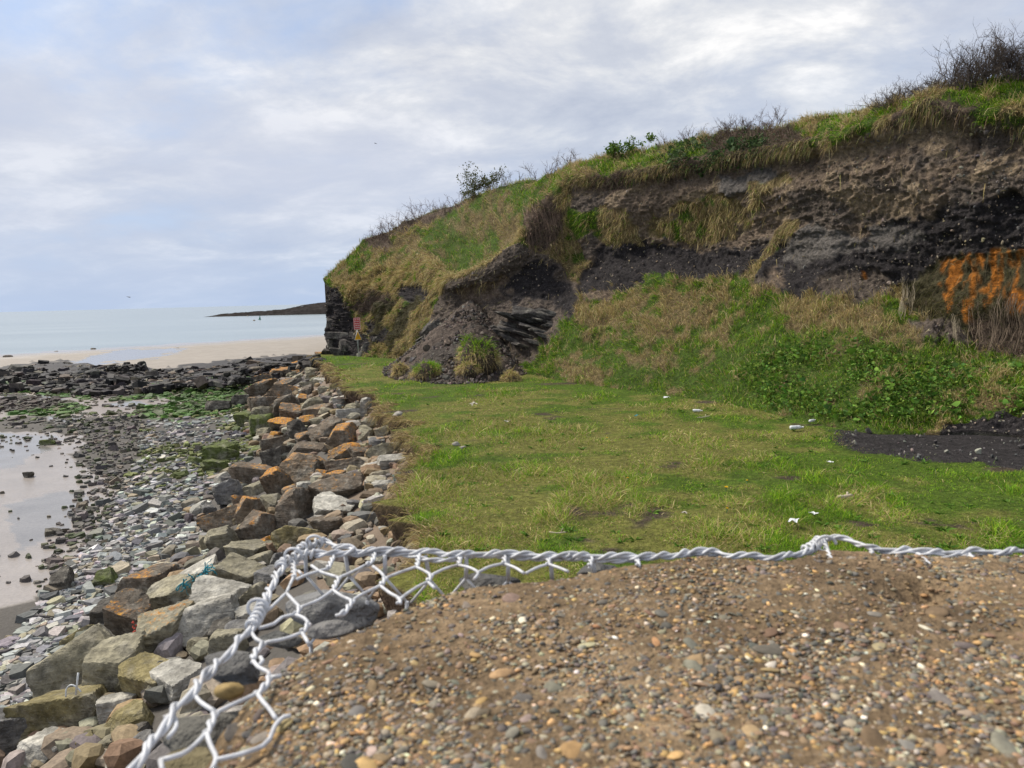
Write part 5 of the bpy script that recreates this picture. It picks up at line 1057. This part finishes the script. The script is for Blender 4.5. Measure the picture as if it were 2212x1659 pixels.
bush('bramble_thicket', 1090, 404, 80, 34, 'low bramble patch right of the small evergreen bush', 'brambles', 14, 2, (.12, .09, .075), None, (0, 0, 1.1), .6, .0, .012)
bush('evergreen_bush', 1036, 420, 46, 62, 'small round evergreen bush standing alone on the left crest', 'bush', 12, 3, (.09, .07, .05), (1500, .10, [(.06, .085, .02), (.10, .115, .03), (.13, .12, .05)]), (.15, 0, 1), .45, .4, .012)
bush('bramble_thicket', 980, 442, 80, 30, 'purplish bramble strip left of the evergreen bush', 'brambles', 16, 2, (.12, .085, .075), None, (0, 0, 1.1), .6, .0, .013)
bush('bramble_thicket', 890, 478, 120, 36, 'long purplish bramble band on the left crest', 'brambles', 26, 2, (.115, .08, .07), None, (-.2, 0, 1), .7, .0, .014)
bush('bramble_thicket', 825, 506, 70, 32, 'leftmost bramble tuft above the cliff nose', 'brambles', 14, 2, (.115, .08, .07), None, (-.3, 0, 1), .7, .0, .014)
def roots(name, label, boxes, col):
    base, _ = cliff_at(boxes[0][0], boxes[0][3]); e = empty(name, tuple(base)); tag(e, label, 'roots'); mb = MB()
    for (x0, x1, y0, y1, n, dx) in boxes:
        for _ in range(n):
            x = RNG.uniform(x0, x1); a = RNG.uniform(0, .25); b = RNG.uniform(.6, 1.0); pts = []
            for t in np.linspace(a, b, 7):
                w, nn = cliff_at(x + dx * t + RNG.normal(0, 1.5), y0 + (y1 - y0) * t); pts.append(w + nn * .12 - base)
            mb.tube(pts, RNG.uniform(.003, .008), 3, np.array(col) * RNG.uniform(.6, 1.4), False)
    o = link('strands', mb.mesh('strands'), M['twig'], e); o['kind'] = 'stuff'
roots('hanging_roots', 'pale hanging roots at the right edge below the orange stain', [(2170, 2240, 640, 765, 44, -40), (2100, 2160, 660, 762, 16, -12)], (.15, .115, .085))
roots('hanging_roots', 'two hanging root bundles left of the orange stain', [(1958, 1985, 600, 700, 26, -18), (2062, 2082, 690, 750, 12, -6)], (.20, .17, .12))
roots('trailing_bramble', 'dead bramble stems trailing down beside the grassy scoop', [(1130, 1215, 430, 560, 60, 14), (1260, 1420, 372, 415, 60, 20)], (.17, .12, .09))
def vine_tangle():
    pass

# ------------------------------------------------------------------ signs, post, litter
def build_sign():
    P = px_z(np.array(775.0), np.array(769.0), 0.0); e = empty('warning_sign', tuple(P)); tag(e, 'red notice and yellow triangle on a leaning grey post by the cliff nose', 'sign'); s = P[1] / FPX
    top = px_y(np.array(769.5), np.array(686.0), P[1]) - P; lean = lambda t: top * t
    mb = MB(); mb.tube([lean(0.04), lean(.5), lean(1.0)], .032, 10); link('post', mb.mesh('post'), M['steel'], e)
    mb = MB(); mb.tube([(.09, 0, -.05), (.09, 0, .12), (.08, 0, .20), (.07, 0, .205)], [.20, .20, .19, .16], 14); link('concrete_footing', mb.mesh('concrete_footing', False), M['concrete'], e)
    ax = top / np.linalg.norm(top); yaw = math.radians(38); side = np.array([math.cos(yaw), math.sin(yaw), 0]); side = side - ax * (side @ ax); side /= np.linalg.norm(side); out = np.cross(side, ax); R = np.stack([side, out, ax], 1)
    h = 26 * s; c = lean(1.0) - ax * h * .5 + out * .045
    mb = MB(); mb.box(c, (.20, .006, h * .5), R); pl = link('notice_plate', mb.mesh('notice_plate', False), M['red'], e)
    mb = MB(); o = c + out * .009
    for u, v, a, b in ((0, .46, .185, .010), (0, -.46, .185, .010)): mb.box(o + ax * h * v, (a, .003, b), R)
    for u in (-1, 1): mb.box(o + side * u * .18, (.010, .003, h * .45), R)
    link('border', mb.mesh('border', False), M['white'], pl)
    mb = MB(); rr = random.Random(4)
    for row, (v, hh, n) in enumerate(((.34, .040, 5), (.18, .028, 8), (.0, .030, 7), (-.16, .034, 6), (-.32, .026, 8))):
        wd_ = .28 / n
        for k in range(n):
            if row == 0 and k == 2: continue
            q = o + ax * h * v + side * (-.14 + wd_ * (k + .5))
            mb.box(q - side * wd_ * .25, (wd_ * .10, .003, hh), R)
            if rr.random() < .8: mb.box(q + side * wd_ * .25, (wd_ * .10, .003, hh), R)
            for t in rr.sample((-.85, 0, .85), rr.choice((1, 2, 2))): mb.box(q + ax * hh * t, (wd_ * .16, .0032, hh * .13), R)
    link('lettering', mb.mesh('lettering', False), M['white'], pl)
    q = lean(1.0) - ax * (h + .05) + out * .045; H = 20 * s; V = []
    for d in (-.006, .006):
        for a, b in ((0, 0), (-.22, -H), (.22, -H)): V.append(q + side * a + ax * b + out * d)
    mb = MB(); mb.add(V, [(0, 1, 2), (3, 5, 4)], [(0, 3, 4, 1), (1, 4, 5, 2), (2, 5, 3, 0)]); tr = link('warning_triangle', mb.mesh('warning_triangle', False), M['yellow'], e)
    mb = MB(); z = q + out * .011; pts = [z, z + side * -.22 - ax * H, z + side * .22 - ax * H, z]
    for a, b in zip(pts[:-1], pts[1:]): mb.tube([a, b], .011, 5)
    link('border', mb.mesh('border'), M['white'], tr)
    mb = MB(); mb.tube([z - ax * H * .45, z - ax * H * .78], .014, 5); mb.tube([z - ax * H * .85, z - ax * H * .90], .015, 5); link('symbol', mb.mesh('symbol'), M['wood'], tr)
build_sign()
def fence_post():
    w, _ = cliff_at(1747, 268); w = w + np.array([0, .5, -.1]); mb = MB(); mb.tube([(0, 0, 0), (.01, 0, .14), (.02, 0, .34), (.02, 0, .345)], [.06, .058, .055, .03], 8)
    o = link('fence_post', mb.mesh('fence_post', False), M['wood'], None, tuple(w)); tag(o, 'short weathered wooden post on the crest of the cliff', 'post')
fence_post()
def lathe(prof, n=12):
    V = []; Q = []
    for r, z in prof:
        for k in range(n): V.append((r * math.cos(2 * math.pi * k / n), r * math.sin(2 * math.pi * k / n), z))
    for i in range(len(prof) - 1):
        for k in range(n): Q.append((i * n + k, i * n + (k + 1) % n, (i + 1) * n + (k + 1) % n, (i + 1) * n + k))
    return V, Q
def bottle(px, py, L, yaw, label):
    P = px_z(np.array(px * 1.0), np.array(py * 1.0), 0.0); e = empty('plastic_bottle', tuple(P + np.array([0, 0, .06]))); tag(e, label, 'bottle', 'plastic bottles on the grass'); r = L * .15
    e.rotation_euler = (0, math.radians(90), yaw)
    V, Q = lathe([(.001, -.5 * L), (r * .9, -.49 * L), (r, -.45 * L), (r, 0), (r * .94, .02 * L), (r, .05 * L), (r * .95, .2 * L), (r * .4, .38 * L), (r * .36, .44 * L), (.001, .445 * L)]); link('body', make_mesh('body', V, None, Q), M['plastic'], e)
    V, Q = lathe([(.001, .445 * L), (r * .45, .446 * L), (r * .45, .50 * L), (.001, .502 * L)], 10); link('cap', make_mesh('cap', V, None, Q), M['white'], e)
bottle(1721, 929, .30, .1, 'white plastic bottle lying at the left tip of the black mud patch')
bottle(1755, 914, .22, .6, 'small white bottle on the bank just above the mud tip')
bottle(1507, 892, .24, -.3, 'white bottle lying in the grass near the bank foot')
def scrap(px, py, w, label, mat='plastic', name='plastic_scrap', cat='litter'):
    P = px_z(np.array(px * 1.0), np.array(py * 1.0), 0.0); s = w / FPX * P[1] * .5; n = 9; u, v = np.meshgrid(np.linspace(-1, 1, n), np.linspace(-1, 1, n)); h = fbm(xyz(u * 1.3 + px, v * 1.3 + py), 3, 5)
    V = xyz(u * s * (1 + .3 * np.sin(v * 3 + px)), v * s * .7, h * s * 1.3 - s * .15).reshape(-1, 3); V2 = V - np.array([0, 0, .004]); F = grid_faces(n, n); F2 = F[:, ::-1] + n * n
    r = list(range(n)) + [i * n + n - 1 for i in range(1, n)] + [n * n - 1 - i for i in range(1, n)] + [(n - 1 - i) * n for i in range(1, n - 1)]; rim = [(a, b, b + n * n, a + n * n) for a, b in zip(r, r[1:] + r[:1])]
    o = link(name, make_mesh(name, np.concatenate([V, V2]), None, np.concatenate([F, F2, np.array(rim)])), M[mat], None, tuple(P + np.array([0, 0, .07]))); tag(o, label, cat); o.rotation_euler = (0, 0, px % 3)
scrap(1714, 1141, 26, 'crumpled white plastic scrap on the grass near the gabion, largest of the scraps'); scrap(1757, 1122, 16, 'white plastic scrap just right of the largest scrap'); scrap(1793, 1010, 14, 'small white paper scrap on the grass below the mud'); scrap(1096, 918, 15, 'pale scrap in the grass left of the field centre', 'concrete'); scrap(1022, 882, 18, 'grey white scrap near the foot of the soil slip', 'concrete'); scrap(1375, 905, 10, 'tiny pale blue scrap in the middle of the grass', 'blue'); scrap(1440, 866, 12, 'thin white scrap at the foot of the bank'); scrap(1615, 744, 10, 'white scrap high on the grassy bank'); scrap(1478, 1120, 14, 'dull grey scrap on the grass near the wire edge', 'concrete')
def grass_stone(px, py, w, label):
    P = px_z(np.array(px * 1.0), np.array(py * 1.0), 0.0); s = w / FPX * P[1] * .5; V, T = rock_shape(3, int(px), 10, (.65, .95), .06); o = link('field_stone', make_mesh('field_stone', V * np.array([s, s * .8, s * .5]), T), M['boulder'], None, tuple(P + np.array([0, 0, s * .25]))); o.color = (.33, .31, .27, 0); tag(o, label, 'stone', 'stones lying in the grass')
for a in [(985, 962, 20, 'pale flat stone in the grass right of the eroded edge'), (1000, 968, 14, 'smaller pale stone touching the flat stone in the grass'), (1677, 871, 22, 'round pale stone at the foot of the leafy bank'), (1930, 922, 20, 'pale stone at the back edge of the black mud'), (2040, 925, 26, 'angular stone at the right back of the black mud'), (1850, 912, 20, 'pale stone on the bank left of the mud'), (1310, 1098, 14, 'small pinkish stone in the near grass'), (860, 898, 24, 'flat pale stone at the notch in the grass edge')]: grass_stone(*a)
def stick(px, py, L, r, yaw, label, name='driftwood_stick'):
    P = px_z(np.array(px * 1.0), np.array(py * 1.0), 0.0); mb = MB(); k = np.linspace(-.5, .5, 7); pts = np.stack([k * L, np.sin(k * 5) * L * .05, np.full(7, r + .03) + np.abs(k) * .03], 1); mb.tube(pts, r * np.array([.5, 1, .9, 1, .8, .9, .45]), 7); mb.tube([pts[4], pts[4] + np.array([L * .1, L * .12, .05])], r * .5, 6)
    o = link(name, mb.mesh(name), M['driftwood'], None, tuple(P)); o.rotation_euler = (0, 0, yaw); tag(o, label, 'driftwood')
stick(1825, 1082, .26, .030, .2, 'stubby pale driftwood lump on the right-hand grass', 'driftwood_lump'); stick(1205, 1158, .22, .009, -.2, 'thin pale stick in the grass just beyond the wire'); stick(1520, 905, .4, .012, .4, 'thin stick in the grass below the bank'); stick(2100, 870, .5, .012, .5, 'bare twig on the right-hand bank')
for k, (px, py, lab) in enumerate([(1567, 1065, 'yellow dandelion standing highest of those on the near grass'), (1569, 1112, 'yellow dandelion nearest the wire'), (1354, 1044, 'yellow dandelion beside the dry brown tuft'), (1310, 955, 'far yellow dandelion in the field centre'), (1612, 1050, 'small yellow dandelion to the right of the tallest one')]):
    P = px_z(np.array(px * 1.0), np.array(py * 1.0), 0.0); e = empty('dandelion', tuple(P)); tag(e, lab, 'flower', 'dandelions in the grass'); mb = MB(); mb.tube([(0, 0, 0), (.01, 0, .05), (.012, 0, .09)], .003, 5); link('stalk', mb.mesh('stalk'), M['green'], e)
    n = 40; a = RNG.uniform(0, 6.28, n); D = np.stack([np.cos(a), np.sin(a), RNG.uniform(.1, 1.2, n)], 1); D /= np.linalg.norm(D, axis=1)[:, None]; v, t, q, c = blades(np.tile([.012, 0, .09], (n, 1)), D, np.full(n, .034 if k == 0 else .022), np.full(n, .009), np.tile([.8, .5, .01], (n, 1)), np.full(n, .1)); link('flower_head', make_mesh('flower_head', v, t, q, c), M['flower'], e)
def rope(name, px, py, w, h, n, mat, label, lift=.25):
    P = px_ground(np.array([px * 1.0]), np.array([py * 1.0]))[0] + np.array([0, 0, lift]); s = P[1] / FPX; mb = MB()
    for _ in range(n):
        p = np.array([RNG.uniform(-.5, .5) * w * s, RNG.uniform(-.15, .15), 0]); p[2] = p[0] / w * h + RNG.normal(0, .04); d = np.array([w, 0, h * 1.0]); d /= np.linalg.norm(d); pts = [p]
        for k in range(9): d = d + RNG.normal(0, .5, 3); d /= np.linalg.norm(d); pts.append(pts[-1] + d * w * s * .05)
        mb.tube(resample(pts, .02), RNG.uniform(.004, .011), 5)
    o = link(name, mb.mesh(name), M[mat], None, tuple(P)); tag(o, label, 'rope')
rope('tangled_rope', 425, 1300, 80, 50, 34, 'blue', 'tangled blue and teal rope caught between two pale boulders', .34); rope('tangled_rope', 303, 1424, 16, -26, 20, 'redrope', 'tuft of red rope wedged beside the lichened boulder', .45); rope('tangled_rope', 858, 1047, 18, 8, 16, 'blue', 'small blue rope scrap at the eroded grass edge', .15); rope('tangled_rope', 98, 1502, 16, 8, 14, 'blue', 'teal rope end lying on the shingle at the left', .1)
def strap():
    P = px_ground(np.array([190.0]), np.array([1570.0]))[0] + np.array([0, -.15, .50]); s = P[1] / FPX; mb = MB(); mb.box((0.02, 0, .10), (.011, .002, .13), euler_mats(np.array([[0, .18, .2]]))[0])
    q = [(-.12, 0, -.05), (-.11, .01, .04), (-.06, .02, .08), (.0, .02, .05), (.05, .01, .0)]; mb.tube(resample(np.array(q), .02), .009, 5); o = link('plastic_strap', mb.mesh('plastic_strap'), M['plastic'], None, tuple(P)); tag(o, 'white plastic packing strap sticking up beside the yellowish boulder', 'strap')
strap()
def buoy():
    P = px_z(np.array(561.0), np.array(690.5), -2.5); e = empty('buoy', tuple(P)); tag(e, 'green conical buoy leaning on the calm sea', 'buoy'); s = P[1] / FPX; H = 9 * s; e.rotation_euler = (0, .12, 0)
    V, Q = lathe([(.001, -.2), (.5, -.15), (.55, .1), (.42, .3), (.001, .31)], 14); link('float', make_mesh('float', V, None, Q), M['green'], e); V, Q = lathe([(.34, .28), (.22, H * .55), (.10, H * .75), (.001, H * .76)], 12); link('tower', make_mesh('tower', V, None, Q), M['green'], e); V, Q = lathe([(.16, H * .76), (.16, H * .86), (.001, H)], 10); link('top_mark', make_mesh('top_mark', V, None, Q), M['green'], e)
buoy()
for px, py, lab in [(549, 693, 'small pale float on the sea left of the buoy'), (547 - 12, 683, 'tiny orange float on the sea far left of the buoy')]:
    P = px_z(np.array(px * 1.0), np.array(py * 1.0), -2.5); V, T = rock_shape(2, 3, 16, (.9, 1.0), .0); o = link('mooring_float', make_mesh('mooring_float', V * .45, T), M['wood'], None, tuple(P)); tag(o, lab, 'float')
def bird(px, py, Y, span, label):
    P = px_y(np.array(px * 1.0), np.array(py * 1.0), Y); mb = MB(); mb.tube([(0, -.5 * span, 0), (0, -.3 * span, .02 * span), (0, 0, .03 * span), (0, .22 * span, 0), (0, .34 * span, -.01)], np.array([.012, .05, .07, .045, .01]) * span, 8)
    for s in (-1, 1):
        a = [(0, .1, .03), (s * .28, .14, .12), (s * .55, -.02, .05), (s * .27, -.06, .11), (0, -.12, .03)]; V = [np.array(q) * span for q in a] + [np.array(q) * span - np.array([0, 0, .012 * span]) for q in a]
        mb.add(V, [(0, 1, 3), (1, 2, 3), (0, 3, 4), (5, 8, 6), (6, 8, 7), (5, 9, 8)], [(0, 5, 6, 1), (1, 6, 7, 2), (2, 7, 8, 3), (3, 8, 9, 4)])
    o = link('seabird', mb.mesh('seabird'), M['bird'], None, tuple(P)); o.rotation_euler = (.2, .1, 1.1); tag(o, label, 'bird')
bird(278, 642, 120, .9, 'dark seabird flying low over the sea at the left'); bird(811, 310, 90, .5, 'tiny dark bird high in the sky left of the crest')
